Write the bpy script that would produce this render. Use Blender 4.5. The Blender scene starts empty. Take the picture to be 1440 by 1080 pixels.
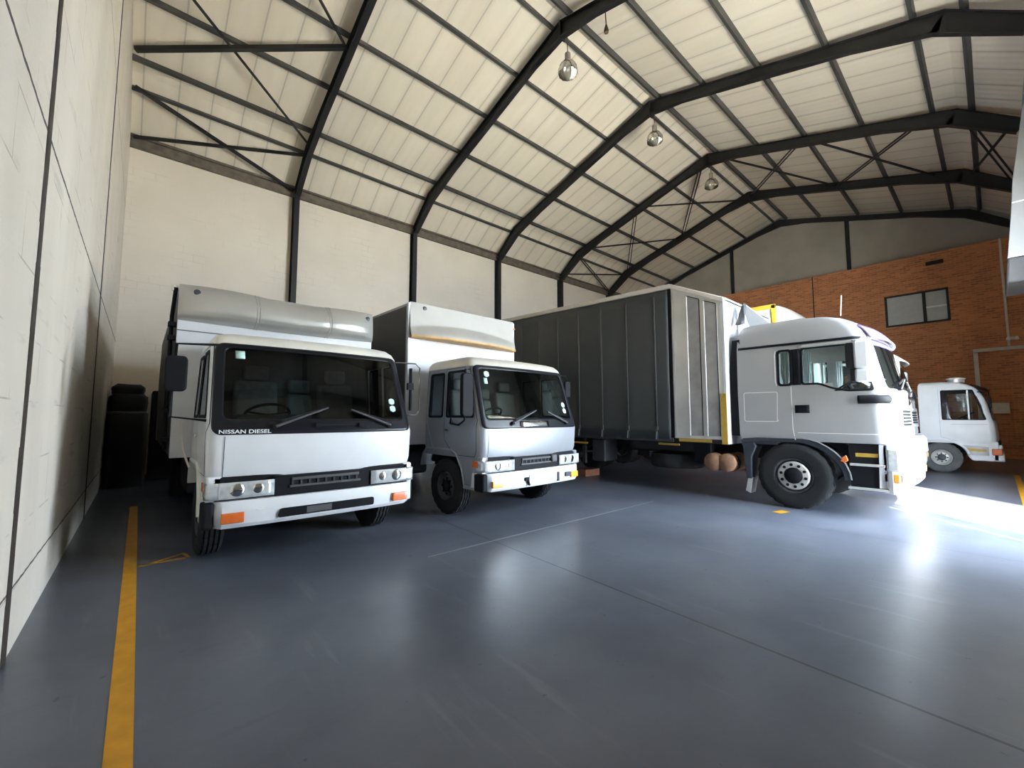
import bpy, bmesh, math, random
from mathutils import Vector, Matrix
random.seed(7)
SC = bpy.context.scene
COL = SC.collection
PI = math.pi

# ------------------------------------------------------------------ materials
def mat(name, col, rough=.5, metal=0., noise=0., nscale=6., bump=0., bscale=60., spec=.5, coat=0.):
    m = bpy.data.materials.new(name); m.use_nodes = True
    nt = m.node_tree; b = nt.nodes['Principled BSDF']
    b.inputs['Roughness'].default_value = rough
    b.inputs['Metallic'].default_value = metal
    b.inputs['Specular IOR Level'].default_value = spec
    b.inputs['Coat Weight'].default_value = coat
    c = (*col, 1)
    b.inputs['Base Color'].default_value = c
    tc = nt.nodes.new('ShaderNodeTexCoord')
    if noise:
        n = nt.nodes.new('ShaderNodeTexNoise'); n.inputs['Scale'].default_value = nscale; n.inputs['Detail'].default_value = 6
        nt.links.new(tc.outputs['Object'], n.inputs['Vector'])
        r = nt.nodes.new('ShaderNodeMapRange'); r.inputs[1].default_value = .3; r.inputs[2].default_value = .7
        r.inputs[3].default_value = 1 - noise; r.inputs[4].default_value = 1 + noise * .5
        nt.links.new(n.outputs['Fac'], r.inputs[0])
        mx = nt.nodes.new('ShaderNodeMix'); mx.data_type = 'RGBA'; mx.blend_type = 'MULTIPLY'
        mx.inputs[0].default_value = 1; mx.inputs[6].default_value = c
        nt.links.new(r.outputs[0], mx.inputs[7]); nt.links.new(mx.outputs[2], b.inputs['Base Color'])
    if bump:
        n2 = nt.nodes.new('ShaderNodeTexNoise'); n2.inputs['Scale'].default_value = bscale; n2.inputs['Detail'].default_value = 4
        nt.links.new(tc.outputs['Object'], n2.inputs['Vector'])
        bp = nt.nodes.new('ShaderNodeBump'); bp.inputs['Strength'].default_value = bump; bp.inputs['Distance'].default_value = .02
        nt.links.new(n2.outputs['Fac'], bp.inputs['Height']); nt.links.new(bp.outputs['Normal'], b.inputs['Normal'])
    return m

def glass(name, tint, refl=.08, rough=.02):
    m = bpy.data.materials.new(name); m.use_nodes = True
    nt = m.node_tree; nt.nodes.remove(nt.nodes['Principled BSDF'])
    out = nt.nodes['Material Output']
    t = nt.nodes.new('ShaderNodeBsdfTransparent'); t.inputs['Color'].default_value = (*tint, 1)
    g = nt.nodes.new('ShaderNodeBsdfGlossy'); g.inputs['Roughness'].default_value = rough; g.inputs['Color'].default_value = (.9, .95, 1, 1)
    f = nt.nodes.new('ShaderNodeFresnel'); f.inputs['IOR'].default_value = 1.5
    mx = nt.nodes.new('ShaderNodeMixShader')
    nt.links.new(f.outputs[0], mx.inputs[0]); nt.links.new(t.outputs[0], mx.inputs[1]); nt.links.new(g.outputs[0], mx.inputs[2])
    nt.links.new(mx.outputs[0], out.inputs['Surface'])
    return m

class NB:
    """small node helper on a fresh principled material"""
    def __init__(s, name, rough=.6, spec=.4):
        s.m = bpy.data.materials.new(name); s.m.use_nodes = True; s.nt = s.m.node_tree
        s.b = s.nt.nodes['Principled BSDF']; s.b.inputs['Roughness'].default_value = rough; s.b.inputs['Specular IOR Level'].default_value = spec
        tc = s.nt.nodes.new('ShaderNodeTexCoord'); s.co = tc.outputs['Object']
        sp = s.nt.nodes.new('ShaderNodeSeparateXYZ'); s.nt.links.new(s.co, sp.inputs[0])
        s.x, s.y, s.z = sp.outputs
    def link(s, a, b): s.nt.links.new(a, b)
    def math(s, op, a, b=None, c=None):
        n = s.nt.nodes.new('ShaderNodeMath'); n.operation = op
        for i, v in enumerate((a, b, c)):
            if v is None: continue
            if isinstance(v, (int, float)): n.inputs[i].default_value = v
            else: s.link(v, n.inputs[i])
        return n.outputs[0]
    def noise(s, scale, detail=5, vec=None, rough=.55):
        n = s.nt.nodes.new('ShaderNodeTexNoise'); n.inputs['Scale'].default_value = scale; n.inputs['Detail'].default_value = detail
        n.inputs['Roughness'].default_value = rough
        s.link(vec or s.co, n.inputs['Vector']); return n.outputs['Fac']
    def scaled(s, sx, sy, sz):
        n = s.nt.nodes.new('ShaderNodeMapping'); n.inputs['Scale'].default_value = (sx, sy, sz); s.link(s.co, n.inputs['Vector']); return n.outputs[0]
    def ramp(s, v, a, b, c=0., d=1.):
        n = s.nt.nodes.new('ShaderNodeMapRange'); s.link(v, n.inputs[0])
        for i, q in enumerate((a, b, c, d)): n.inputs[i + 1].default_value = q
        return n.outputs[0]
    def line(s, coord, pos, w):      # 1 on the line, 0 off it
        d = s.math('ABSOLUTE', s.math('SUBTRACT', coord, pos))
        return s.math('LESS_THAN', d, w)
    def mix(s, f, a, b, mode='MIX'):
        n = s.nt.nodes.new('ShaderNodeMix'); n.data_type = 'RGBA'; n.blend_type = mode
        for i, v in ((0, f), (6, a), (7, b)):
            if isinstance(v, (int, float)): n.inputs[i].default_value = v
            elif isinstance(v, tuple): n.inputs[i].default_value = (*v, 1)
            else: s.link(v, n.inputs[i])
        return n.outputs[2]
    def color(s, c): s.link(c, s.b.inputs['Base Color'])
    def bump(s, h, strength=.3, dist=.02):
        n = s.nt.nodes.new('ShaderNodeBump'); n.inputs['Strength'].default_value = strength; n.inputs['Distance'].default_value = dist
        s.link(h, n.inputs['Height']); s.link(n.outputs[0], s.b.inputs['Normal'])

M = {}
M['white'] = mat('white_paint', (.68, .695, .72), .28, noise=.05, nscale=3, coat=.4)
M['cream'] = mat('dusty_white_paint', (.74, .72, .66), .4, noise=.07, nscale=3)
M['silver'] = mat('silver_paint', (.41, .42, .435), .34, .45, noise=.04, nscale=2, coat=.5)
M['pearl'] = mat('pearl_silver_paint', (.28, .29, .315), .40, .3, noise=.03, coat=.5)
M['dusty_silver'] = mat('dusty_silver_paint', (.62, .59, .53), .45, .3, noise=.06)
M['grey_paint'] = mat('grey_paint', (.45, .46, .48), .4, .2, noise=.05)
M['bodywhite'] = mat('body_panel_white', (.64, .645, .66), .42, noise=.06, nscale=2)
M['fairing'] = mat('silver_fairing', (.46, .45, .42), .38, .45, noise=.08, nscale=2)
M['fairing_matt'] = mat('dusty_grey_fairing', (.37, .35, .315), .55, .1, noise=.08, nscale=2)
M['alu'] = mat('aluminium', (.66, .65, .62), .42, .55, noise=.12, nscale=2.2)
M['alu_dark'] = mat('grimy_aluminium', (.40, .39, .38), .5, .4, noise=.25, nscale=3)
M['black'] = mat('black_plastic', (.010, .010, .012), .6, noise=.15, spec=.12)
M['gloss_black'] = mat('gloss_black_plastic', (.010, .010, .013), .3, spec=.25)
M['rubber'] = mat('tyre_rubber', (.011, .011, .012), .85, noise=.2, nscale=8, bump=.15)
M['rubber_grey'] = mat('worn_tyre_rubber', (.10, .10, .10), .85, noise=.2, nscale=8)
M['rim'] = mat('wheel_steel', (.58, .57, .54), .45, .3, noise=.15, nscale=8)
M['dark_rim'] = mat('dark_wheel_steel', (.07, .07, .075), .6, .2, noise=.2)
M['steel'] = mat('black_steel', (.020, .020, .021), .55, .1, noise=.2, nscale=3)
M['purlin'] = mat('dark_grey_steel', (.085, .084, .078), .5, .2, noise=.15, nscale=3)
M['eave'] = mat('dusty_brown_steel', (.17, .14, .11), .7, noise=.35, nscale=5)
M['brown_steel'] = mat('dark_brown_steel', (.065, .052, .042), .7, noise=.3, nscale=6)
M['chassis'] = mat('chassis_black', (.02, .02, .022), .65, noise=.2)
M['curtain'] = mat('grey_tarpaulin', (.060, .064, .065), .48, noise=.10, nscale=1.5, bump=.06, bscale=5)
M['strap'] = mat('grey_webbing', (.067, .071, .071), .6, noise=.1)
M['darktarp'] = mat('dark_tarpaulin', (.05, .05, .055), .55, noise=.15, nscale=2)  # also the shade colour on the smaller truck's box sides
M['fabric'] = mat('seat_fabric', (.20, .20, .20), .9, noise=.2, nscale=15)
M['beige'] = mat('beige_trim', (.24, .23, .20), .85, noise=.1)
M['interior'] = mat('cab_lining', (.10, .10, .105), .85, noise=.1)
M['interior_pale'] = mat('pale_cab_lining', (.34, .35, .34), .85, noise=.1)
M['dash'] = mat('dashboard_plastic', (.09, .115, .115), .7, noise=.1)
M['curtain_white'] = mat('pale_cab_curtain', (.62, .66, .62), .9, noise=.1)
M['amber'] = mat('amber_lens', (.66, .14, .025), .25, noise=.08, nscale=30, coat=.5)
M['amber_pale'] = mat('pale_amber_lens', (.90, .36, .05), .2, noise=.08, nscale=30, coat=.5)
M['lens'] = mat('headlamp_lens', (.74, .78, .80), .12, .45, noise=.25, nscale=14, coat=1)
M['chrome'] = mat('chrome', (.75, .76, .77), .12, 1., noise=.02)
M['grey_arm'] = mat('dark_grey_arm', (.07, .07, .075), .5, noise=.1)
M['mirror'] = mat('mirror_glass', (.5, .53, .56), .06, 1., noise=.01)
M['reflector'] = mat('pale_reflective', (.9, .9, .88), .3)
M['yellow_tape'] = mat('yellow_reflective_tape', (.52, .33, .05), .5, noise=.15, nscale=10)
M['yellow_line'] = mat('yellow_floor_paint', (.60, .28, .010), .5, noise=.16, nscale=9)
M['yellow_edge'] = mat('yellow_paint', (.75, .47, .05), .45, noise=.08)
M['rust'] = mat('rusty_brown', (.30, .16, .09), .7, noise=.3, nscale=12)
M['redblock'] = mat('red_brown_timber', (.36, .15, .09), .8, noise=.2, nscale=12)
M['navy'] = mat('navy_plastic', (.030, .035, .048), .45, noise=.1)
M['sticker'] = mat('pale_green_sticker', (.50, .72, .66), .5, noise=.04)
M['lettering'] = mat('white_lettering', (.85, .85, .85), .5)
M['orange_seam'] = mat('orange_brown_stain', (.55, .33, .13), .6, noise=.25, nscale=8)
M['plate'] = mat('pale_plate', (.62, .66, .72), .5, noise=.1)
M['conduit'] = mat('pale_conduit', (.74, .68, .60), .55, noise=.08)
M['sheet'] = mat('galvanised_sheet', (.27, .275, .28), .45, .2, noise=.08, nscale=1.5)
M['hood'] = mat('dull_grey_sheet', (.06, .06, .062), .6, .1, noise=.1)
M['frame_dark'] = mat('window_frame_black', (.02, .02, .02), .5, noise=.1)
M['frosted'] = mat('office_window_blind', (.55, .58, .58), .3, noise=.05)
M['door_leaf'] = mat('dark_lining', (.05, .05, .05), .8, noise=.1)
M['lamp_alu'] = mat('ribbed_lamp_reflector', (.72, .70, .66), .2, 1., noise=.06)
M['bulb'] = mat('pale_bulb_glass', (.75, .73, .68), .2)
M['lamp_body'] = mat('lamp_ballast', (.33, .27, .23), .6, noise=.1)
M['brown'] = mat('brown_fitting', (.10, .06, .035), .5, noise=.1)
M['pile'] = mat('black_sheeting', (.008, .008, .009), .75, noise=.15, nscale=4)
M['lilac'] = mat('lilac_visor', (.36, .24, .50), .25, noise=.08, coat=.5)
M['purple'] = mat('purple_band', (.40, .28, .55), .2, noise=.1, coat=.5)
G_ud = glass('windscreen_glass', (.40, .46, .45))
G_side = glass('side_window_glass', (.42, .46, .47))
G_man = glass('cab_glass', (.72, .78, .78))

# left wall: painted blockwork with open joints
w = NB('painted_blockwork_left', .75, .25)
st = w.noise(1.0, 6, w.scaled(.6, 1.1, .35)); fine = w.noise(22, 4)
c = w.mix(w.ramp(st, .35, .7), (.83, .765, .675), (.73, .665, .575))
c = w.mix(w.math('MULTIPLY', w.ramp(w.noise(2.2, 6, w.scaled(1, .5, 3.)), .62, .72), .35), c, (.42, .38, .33))
bk = w.nt.nodes.new('ShaderNodeTexBrick'); bk.offset = .5
cv = w.nt.nodes.new('ShaderNodeCombineXYZ'); w.link(w.y, cv.inputs[0]); w.link(w.z, cv.inputs[1]); w.link(cv.outputs[0], bk.inputs['Vector'])
bk.inputs['Scale'].default_value = 1; bk.inputs['Brick Width'].default_value = .8; bk.inputs['Row Height'].default_value = .40
bk.inputs['Mortar Size'].default_value = .006; bk.inputs['Mortar Smooth'].default_value = .1
chip = w.math('MULTIPLY', bk.outputs['Fac'], w.ramp(w.noise(1.7, 3), .5, .62))
c = w.mix(w.math('MULTIPLY', chip, .55), c, (.30, .27, .23))
for zz, hw in ((3.38, .014), (.42, .009), (6.9, .010)):
    wob = w.math('ADD', w.z, w.math('MULTIPLY', w.noise(9, 2), .02))
    c = w.mix(w.math('MULTIPLY', w.line(wob, zz + .01, hw), .92), c, (.055, .045, .04))
w.color(c); w.bump(w.math('ADD', fine, w.math('MULTIPLY', bk.outputs['Fac'], -.8)), .25)
M['wall_left'] = w.m

w = NB('painted_blockwork_back', .8, .2)
c = w.mix(w.ramp(w.noise(.7, 6), .3, .7), (.86, .78, .675), (.79, .715, .61))
bk = w.nt.nodes.new('ShaderNodeTexBrick')
cv = w.nt.nodes.new('ShaderNodeCombineXYZ'); w.link(w.x, cv.inputs[0]); w.link(w.z, cv.inputs[1]); w.link(cv.outputs[0], bk.inputs['Vector'])
bk.inputs['Scale'].default_value = 1; bk.inputs['Brick Width'].default_value = .45; bk.inputs['Row Height'].default_value = .2; bk.inputs['Mortar Size'].default_value = .006
ch = w.math('MULTIPLY', bk.outputs['Fac'], w.ramp(w.noise(1.1, 4), .5, .68))
c = w.mix(w.math('MULTIPLY', ch, .35), c, (.35, .30, .24))
w.color(c); w.bump(w.math('ADD', w.noise(18, 3), w.math('MULTIPLY', bk.outputs['Fac'], -.6)), .2)
M['wall_back'] = w.m

w = NB('gable_plaster', .85, .2)
c = w.mix(w.ramp(w.noise(.8, 6), .3, .7), (.46, .43, .37), (.37, .34, .29)); w.color(c); w.bump(w.noise(25, 3), .15)
M['gable'] = w.m

w = NB('face_brick', .85, .2)
bk = w.nt.nodes.new('ShaderNodeTexBrick')
cv = w.nt.nodes.new('ShaderNodeCombineXYZ'); w.link(w.y, cv.inputs[0]); w.link(w.z, cv.inputs[1]); w.link(cv.outputs[0], bk.inputs['Vector'])
bk.inputs['Scale'].default_value = 1; bk.inputs['Brick Width'].default_value = .23; bk.inputs['Row Height'].default_value = .085; bk.inputs['Mortar Size'].default_value = .009
bk.inputs['Color1'].default_value = (.68, .27, .11, 1); bk.inputs['Color2'].default_value = (.45, .165, .075, 1); bk.inputs['Mortar'].default_value = (.52, .33, .21, 1)
c = w.mix(.7, bk.outputs['Color'], w.mix(w.noise(1.2, 5), (.80, .75, .7), (1.25, 1.2, 1.1)), 'MULTIPLY')
w.color(c); w.bump(bk.outputs['Fac'], -.4)
M['brick'] = w.m

# roof sheeting: light sheets lapped across the building
w = NB('roof_sheeting', .6, .3)
fx = w.math('FRACT', w.math('DIVIDE', w.x, .69))
seam = w.math('LESS_THAN', w.math('ABSOLUTE', w.math('SUBTRACT', fx, .5)), .022)
soft = w.ramp(w.math('ABSOLUTE', w.math('SUBTRACT', fx, .5)), 0, .16, 1, 0)
base = w.mix(w.ramp(w.noise(.9, 5, w.scaled(1.6, .3, 1)), .3, .7), (.88, .81, .695), (.80, .725, .61))
c = w.mix(w.math('MULTIPLY', soft, .20), base, (.40, .36, .29))
c = w.mix(w.math('MULTIPLY', seam, .38), c, (.26, .22, .17))
w.color(c)
w.bump(w.math('ADD', w.math('MULTIPLY', w.math('SINE', w.math('MULTIPLY', w.x, 2 * PI / .23)), .3), w.math('MULTIPLY', seam, .5)), .25, .02)
M['roof'] = w.m

# floor: polished grey epoxy concrete with saw-cut joints
w = NB('epoxy_concrete_floor', .3, .5)
n1 = w.noise(.55, 7); n2 = w.noise(3.5, 6); n3 = w.noise(30, 3)
c = w.mix(w.ramp(n1, .3, .7), (.070, .078, .102), (.130, .144, .178))
c = w.mix(w.math('MULTIPLY', w.ramp(n2, .40, .80), .16), c, (.20, .21, .235))
scr = w.noise(1.6, 6, w.scaled(4.5, .5, 1))
c = w.mix(w.math('MULTIPLY', w.ramp(scr, .60, .72), .22), c, (.27, .28, .30))
xs = w.math('SUBTRACT', w.x, w.math('MULTIPLY', w.y, .055))
jf = w.line(xs, 3.07, .011)
jf = w.math('MAXIMUM', jf, w.line(w.x, 6.95, .007))
jf = w.math('MAXIMUM', jf, w.line(w.x, 10.9, .007))
c = w.mix(w.math('MULTIPLY', jf, .8), c, (.02, .02, .022))
speck = w.math('MULTIPLY', w.ramp(w.noise(9., 3), .70, .74), .6)
c = w.mix(speck, c, (.02, .02, .024))
scuff = w.math('MULTIPLY', w.ramp(w.noise(2.6, 7, w.scaled(.35, 2.4, 1)), .60, .72), .22)
c = w.mix(scuff, c, (.045, .05, .06))
c = w.mix(w.math('MULTIPLY', w.math('MULTIPLY', w.math('GREATER_THAN', w.x, 2.4), w.math('LESS_THAN', w.x, 6.95)), w.line(w.math('ADD', w.y, w.math('MULTIPLY', n1, .03)), 4.12, .010)), c, (.34, .36, .39))
w.color(c)
w.link(w.ramp(w.noise(.35, 2), .3, .7, .285, .36), w.b.inputs['Roughness'])
w.bump(w.math('ADD', n3, w.math('MULTIPLY', jf, -3.)), .05, .01)
M['floor'] = w.m
M['apron'] = mat('yard_concrete', (.80, .725, .59), .9, noise=.15, nscale=2)

# ------------------------------------------------------------------ mesh builder
class MB:
    def __init__(s): s.v = []; s.f = []
    def add(s, vs, fs):
        o = len(s.v); s.v += [tuple(p) for p in vs]; s.f += [tuple(i + o for i in f) for f in fs]; return s
    def box(s, x0, x1, y0, y1, z0, z1):
        return s.add([(x0, y0, z0), (x1, y0, z0), (x1, y1, z0), (x0, y1, z0), (x0, y0, z1), (x1, y0, z1), (x1, y1, z1), (x0, y1, z1)],
                     [(0, 3, 2, 1), (4, 5, 6, 7), (0, 1, 5, 4), (1, 2, 6, 5), (2, 3, 7, 6), (3, 0, 4, 7)])
    def bar(s, p, q, w, h, up=(0, 0, 1), off=0.):
        p, q = Vector(p), Vector(q); d = (q - p).normalized(); up = Vector(up)
        sd = d.cross(up).normalized(); u = sd.cross(d).normalized()
        c = u * off; vs = []
        for e in (p, q):
            for a, b in ((-1, -1), (1, -1), (1, 1), (-1, 1)): vs.append(e + c + sd * (a * w / 2) + u * (b * h / 2))
        return s.add(vs, [(0, 3, 2, 1), (4, 5, 6, 7), (0, 1, 5, 4), (1, 2, 6, 5), (2, 3, 7, 6), (3, 0, 4, 7)])
    def tube(s, pts, r, n=10, closed=False):
        pts = [Vector(p) for p in pts]; m = len(pts); vs = []; fs = []
        for i, p in enumerate(pts):
            a = pts[i - 1] if (i or closed) else p; b = pts[(i + 1) % m] if (i < m - 1 or closed) else p
            d = (b - a).normalized(); up = Vector((0, 0, 1)) if abs(d.z) < .9 else Vector((0, 1, 0))
            sd = d.cross(up).normalized(); u = sd.cross(d)
            rr = r[i] if isinstance(r, (list, tuple)) else r
            for k in range(n):
                t = 2 * PI * k / n; vs.append(p + sd * math.cos(t) * rr + u * math.sin(t) * rr)
        for i in range(m if closed else m - 1):
            j = (i + 1) % m
            for k in range(n): fs.append((i * n + k, i * n + (k + 1) % n, j * n + (k + 1) % n, j * n + k))
        if not closed: fs += [tuple(range(n))[::-1], tuple((m - 1) * n + k for k in range(n))]
        return s.add(vs, fs)
    def lathe(s, prof, org, axis='x', n=32, closed=False):
        """prof: (radius, height along the axis)"""
        ox, oy, oz = org; vs = []; fs = []
        for r, h in prof:
            for k in range(n):
                t = 2 * PI * k / n; a, b = r * math.cos(t), r * math.sin(t)
                vs.append({'x': (ox + h, oy + a, oz + b), 'y': (ox + a, oy + h, oz + b), 'z': (ox + a, oy + b, oz + h)}[axis])
        m = len(prof)
        for i in range(m if closed else m - 1):
            j = (i + 1) % m
            for k in range(n): fs.append((i * n + k, i * n + (k + 1) % n, j * n + (k + 1) % n, j * n + k))
        if not closed: fs += [tuple(range(n)), tuple((m - 1) * n + k for k in range(n))]
        return s.add(vs, fs)
    def prism(s, poly, plane, a0, a1):
        f = {'yz': lambda p, a: (a, p[0], p[1]), 'xz': lambda p, a: (p[0], a, p[1]), 'xy': lambda p, a: (p[0], p[1], a)}[plane]
        n = len(poly)
        return s.add([f(p, a0) for p in poly] + [f(p, a1) for p in poly],
                     [tuple(range(n)), tuple(range(2 * n - 1, n - 1, -1))] + [(i, (i + 1) % n, n + (i + 1) % n, n + i) for i in range(n)])
    def band(s, path, thick, a0, a1):
        """a strip following a (y,z) path, `thick` towards the left of the path, from x=a0 to a1"""
        n = len(path); inn = []
        for i, p in enumerate(path):
            a = path[max(i - 1, 0)]; b = path[min(i + 1, n - 1)]
            dx, dz = b[0] - a[0], b[1] - a[1]; l = math.hypot(dx, dz); inn.append((p[0] - dz / l * thick, p[1] + dx / l * thick))
        for i in range(n - 1):
            s.prism([path[i], path[i + 1], inn[i + 1], inn[i]], 'yz', a0, a1)
        return s
    def grid(s, fn, nu, nv):
        vs = [fn(i / nu, j / nv) for j in range(nv + 1) for i in range(nu + 1)]; w_ = nu + 1
        return s.add(vs, [(j * w_ + i, j * w_ + i + 1, (j + 1) * w_ + i + 1, (j + 1) * w_ + i) for j in range(nv) for i in range(nu)])
    def loft(s, rings, caps=True, closed=True):
        n = len(rings[0]); vs = [p for r in rings for p in r]; fs = []
        for i in range(len(rings) - 1):
            for k in range(n if closed else n - 1): fs.append((i * n + k, i * n + (k + 1) % n, (i + 1) * n + (k + 1) % n, (i + 1) * n + k))
        if caps: fs += [tuple(range(n))[::-1], tuple((len(rings) - 1) * n + k for k in range(n))]
        return s.add(vs, fs)
    def build(s, name, m, parent=None, bevel=0., seg=2, angle=38, solid=0.):
        me = bpy.data.meshes.new(name); me.from_pydata(s.v, [], s.f); me.update()
        bm = bmesh.new(); bm.from_mesh(me)
        bmesh.ops.remove_doubles(bm, verts=bm.verts, dist=1e-5)
        bmesh.ops.delete(bm, geom=[v for v in bm.verts if not v.link_faces], context='VERTS')
        bmesh.ops.recalc_face_normals(bm, faces=bm.faces)
        bm.to_mesh(me); bm.free()
        for p in me.polygons: p.use_smooth = True
        me.set_sharp_from_angle(angle=math.radians(angle))
        me.materials.append(m)
        o = bpy.data.objects.new(name, me); COL.objects.link(o)
        if parent is not None: o.parent = parent
        if solid:
            md = o.modifiers.new('thick', 'SOLIDIFY'); md.thickness = solid; md.offset = 0
        if bevel:
            md = o.modifiers.new('edge', 'BEVEL'); md.width = bevel; md.segments = seg; md.limit_method = 'ANGLE'; md.angle_limit = math.radians(40)
        return o

def tag(o, label=None, cat=None, group=None, kind=None):
    if label: o['label'] = label
    if cat: o['category'] = cat
    if group: o['group'] = group
    if kind: o['kind'] = kind
    return o
def empty(name, loc, rz=0.):
    o = bpy.data.objects.new(name, None); COL.objects.link(o); o.location = loc; o.rotation_euler = (0, 0, rz); o.empty_display_size = .2; return o
def part(label, o): o['label'] = label; return o
def text(body, size, loc, rot, m, parent, name, sx=1.):
    cu = bpy.data.curves.new(name, 'FONT'); cu.body = body; cu.size = size; cu.extrude = .0015; cu.offset = size * .018
    t = bpy.data.objects.new(name, cu); COL.objects.link(t)
    dg = bpy.context.evaluated_depsgraph_get(); me = bpy.data.meshes.new_from_object(t.evaluated_get(dg))
    COL.objects.unlink(t); bpy.data.objects.remove(t)
    me.materials.clear(); me.materials.append(m)
    o = bpy.data.objects.new(name, me); COL.objects.link(o); o.parent = parent; o.location = loc; o.rotation_euler = rot; o.scale = (sx, 1, 1)
    return o

# ------------------------------------------------------------------ the building
XL, XR, YB, YF = -.55, 24.2, 14.5, -1.1       # end wall, gable, long back wall, door wall
RIDGE = 6.7
PROF = [(14.5, 8.62), (13.2, 9.52), (6.7, 11.42), (.2, 9.52), (-1.1, 8.62)]
def roofz(y):
    for (y0, z0), (y1, z1) in zip(PROF[:-1], PROF[1:]):
        if y1 - 1e-6 <= y <= y0 + 1e-6: return z0 + (z1 - z0) * (y - y0) / (y1 - y0)
    return 8.62
SHEET = .27
def struct(o, label=None, cat=None):
    tag(o, label, cat, kind='structure'); return o

struct(MB().box(XL - .25, XR + .3, YF - .25, YB + .3, -.2, 0).build('floor', M['floor']), 'polished grey concrete floor with saw cut joints', 'floor')
struct(MB().box(XL - 6, XR + 6, -22, YF - .25, -.22, -.02).build('ground_apron', M['apron']), 'sunlit concrete yard outside the doorway', 'ground')
def gable_poly(z0): return [(YF - .25, z0), (YB + .3, z0), (YB + .3, 8.7)] + [(y, z + SHEET) for y, z in PROF] + [(YF - .25, 8.7)]
struct(MB().prism(gable_poly(0), 'yz', XL - .25, XL).build('wall_left', M['wall_left']), 'white painted block end wall with open horizontal joints', 'wall')
struct(MB().prism(gable_poly(0), 'yz', XR, XR + .3).build('wall_right', M['gable']), 'dull plastered gable above the brick office', 'wall')
struct(MB().box(XL, XR, YB, YB + .3, 0, 8.72).build('wall_back', M['wall_back']), 'tall cream painted wall behind the trucks', 'wall')
DX0, DX1, DZ = 6.9, 10.45, 5.5
fw = MB().box(XL, DX0, YF - .25, YF, 0, 8.72).box(DX1, XR, YF - .25, YF, 0, 8.72).box(DX0, DX1, YF - .25, YF, DZ, 8.72)
struct(fw.build('wall_front', M['wall_back']), 'cream front wall with one wide truck doorway', 'wall')
rf = MB(); th = .05
pr = [(y, z + SHEET) for y, z in [(14.8, 8.41)] + PROF + [(-1.35, 8.41)]]
rf.loft([[(x, y, z) for y, z in pr] + [(x, y, z + th) for y, z in reversed(pr)] for x in (XL - .25, XR + .3)])
struct(rf.build('ceiling', M['roof'], angle=5), 'cream corrugated roof sheeting with a ridge and steep eaves', 'roof')

# open joints of the end wall (steel posts bedded in the blockwork)
for i, (yy, w_) in enumerate(((4.06, .115), (9.02, .10))):
    b = MB(); zz = 0
    while zz < roofz(yy) + .1:       # ragged painted edges
        h = random.uniform(.25, .6); a = random.uniform(-.012, .012); z1 = min(zz + h, roofz(yy) + .15)
        b.box(XL - .01, XL + .006, yy - w_ / 2 + a, yy + w_ / 2 + random.uniform(-.008, .008), zz, z1); zz = z1
    struct(b.build('trim_%d' % (i + 1), M['brown_steel' if i == 0 else 'steel']), ['dark post in the end wall nearest the viewer', 'dark post in the end wall beside the parked trucks'][i], 'trim')
# brown eave beams
struct(MB().box(XL, XR, YB - .10, YB - .003, 8.52, 8.62).box(XL, XR, YB - .045, YB - .003, 8.62, 8.80).box(XL, XR, YB - .12, YB - .003, 8.80, 8.86).build('trim_3', M['eave']), 'dusty brown eave beam along the top of the back wall', 'trim')
struct(MB().box(XL, XR, YF + .003, YF + .10, 8.52, 8.84).build('trim_4', M['eave']), 'dusty brown eave beam over the door wall', 'trim')

# brick office inside the far gable, with its window
XBK = 23.5
bw = MB()
wy0, wy1, wz0, wz1 = .93, 2.82, 5.24, 6.55
bw.box(XBK, XR - .01, YF + .01, wy0, 0, 8.05).box(XBK, XR - .01, wy1, YB - .01, 0, 8.05).box(XBK, XR - .01, wy0, wy1, 0, wz0).box(XBK, XR - .01, wy0, wy1, wz1, 8.05)
bw.box(XBK - .12, XBK, YF + .01, -.42, 0, 8.0)
struct(bw.build('wall_office', M['brick']), 'red brown face brick office wall under the gable', 'wall')
win = MB()
for a in ((wy0, wy0 + .07, wz0, wz1), (wy1 - .07, wy1, wz0, wz1), (wy0, wy1, wz0, wz0 + .07), (wy0, wy1, wz1 - .07, wz1), (1.58, 1.68, wz0, wz1)):
    win.box(XBK - .02, XBK + .06, *a)
wf = struct(win.build('window_1', M['frame_dark'], bevel=.006), 'black framed office window in the brick wall', 'window')
MB().box(XBK - .025, XBK + .055, wy0 + .07, 1.58, 5.84, 5.90).build('glazing_bar', M['reflector'], wf)
MB().box(XBK + .03, XBK + .045, wy0 + .05, 1.62, wz0 + .05, wz1 - .05).build('small_pane', M['frosted'], wf)
MB().box(XBK + .03, XBK + .045, 1.64, wy1 - .05, wz0 + .05, wz1 - .05).build('large_pane', M['frosted'], wf)
# gable posts
for yy, lab in ((9.1, 'slim black gable post above the brick wall, farther from the ridge'), (4.03, 'slim black gable post above the brick wall, right of the ridge')):
    tag(MB().box(XR - .14, XR - .005, yy - .07, yy + .07, 8.05, roofz(yy) - .10).build('gable_post', M['steel'], bevel=.008), lab, 'post', 'gable posts above the brick wall')
tag(MB().box(XBK - .012, XBK - .001, 5.30, 5.34, 0, 8.05).build('expansion_joint', M['frame_dark']), 'thin dark movement joint running up the brick wall', 'joint')
tag(MB().tube([(XBK - .16, -.47, 8.0), (XBK - .16, -.47, 4.03)], .035, 10).build('conduit_pipe', M['conduit']), 'pale vertical pipe running down the brick pier', 'pipe')
tag(MB().box(XBK - .19, XBK - .125, -1.05, -.05, 3.90, 4.02).box(XBK - .19, XBK - .001, -.05, .42, 3.90, 4.02).box(XBK - .10, XBK - .001, .30, .42, 0.2, 3.90).build('conduit_trunking', M['conduit'], bevel=.01), 'pale square trunking forming a corner on the brick wall', 'trunking')
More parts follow.
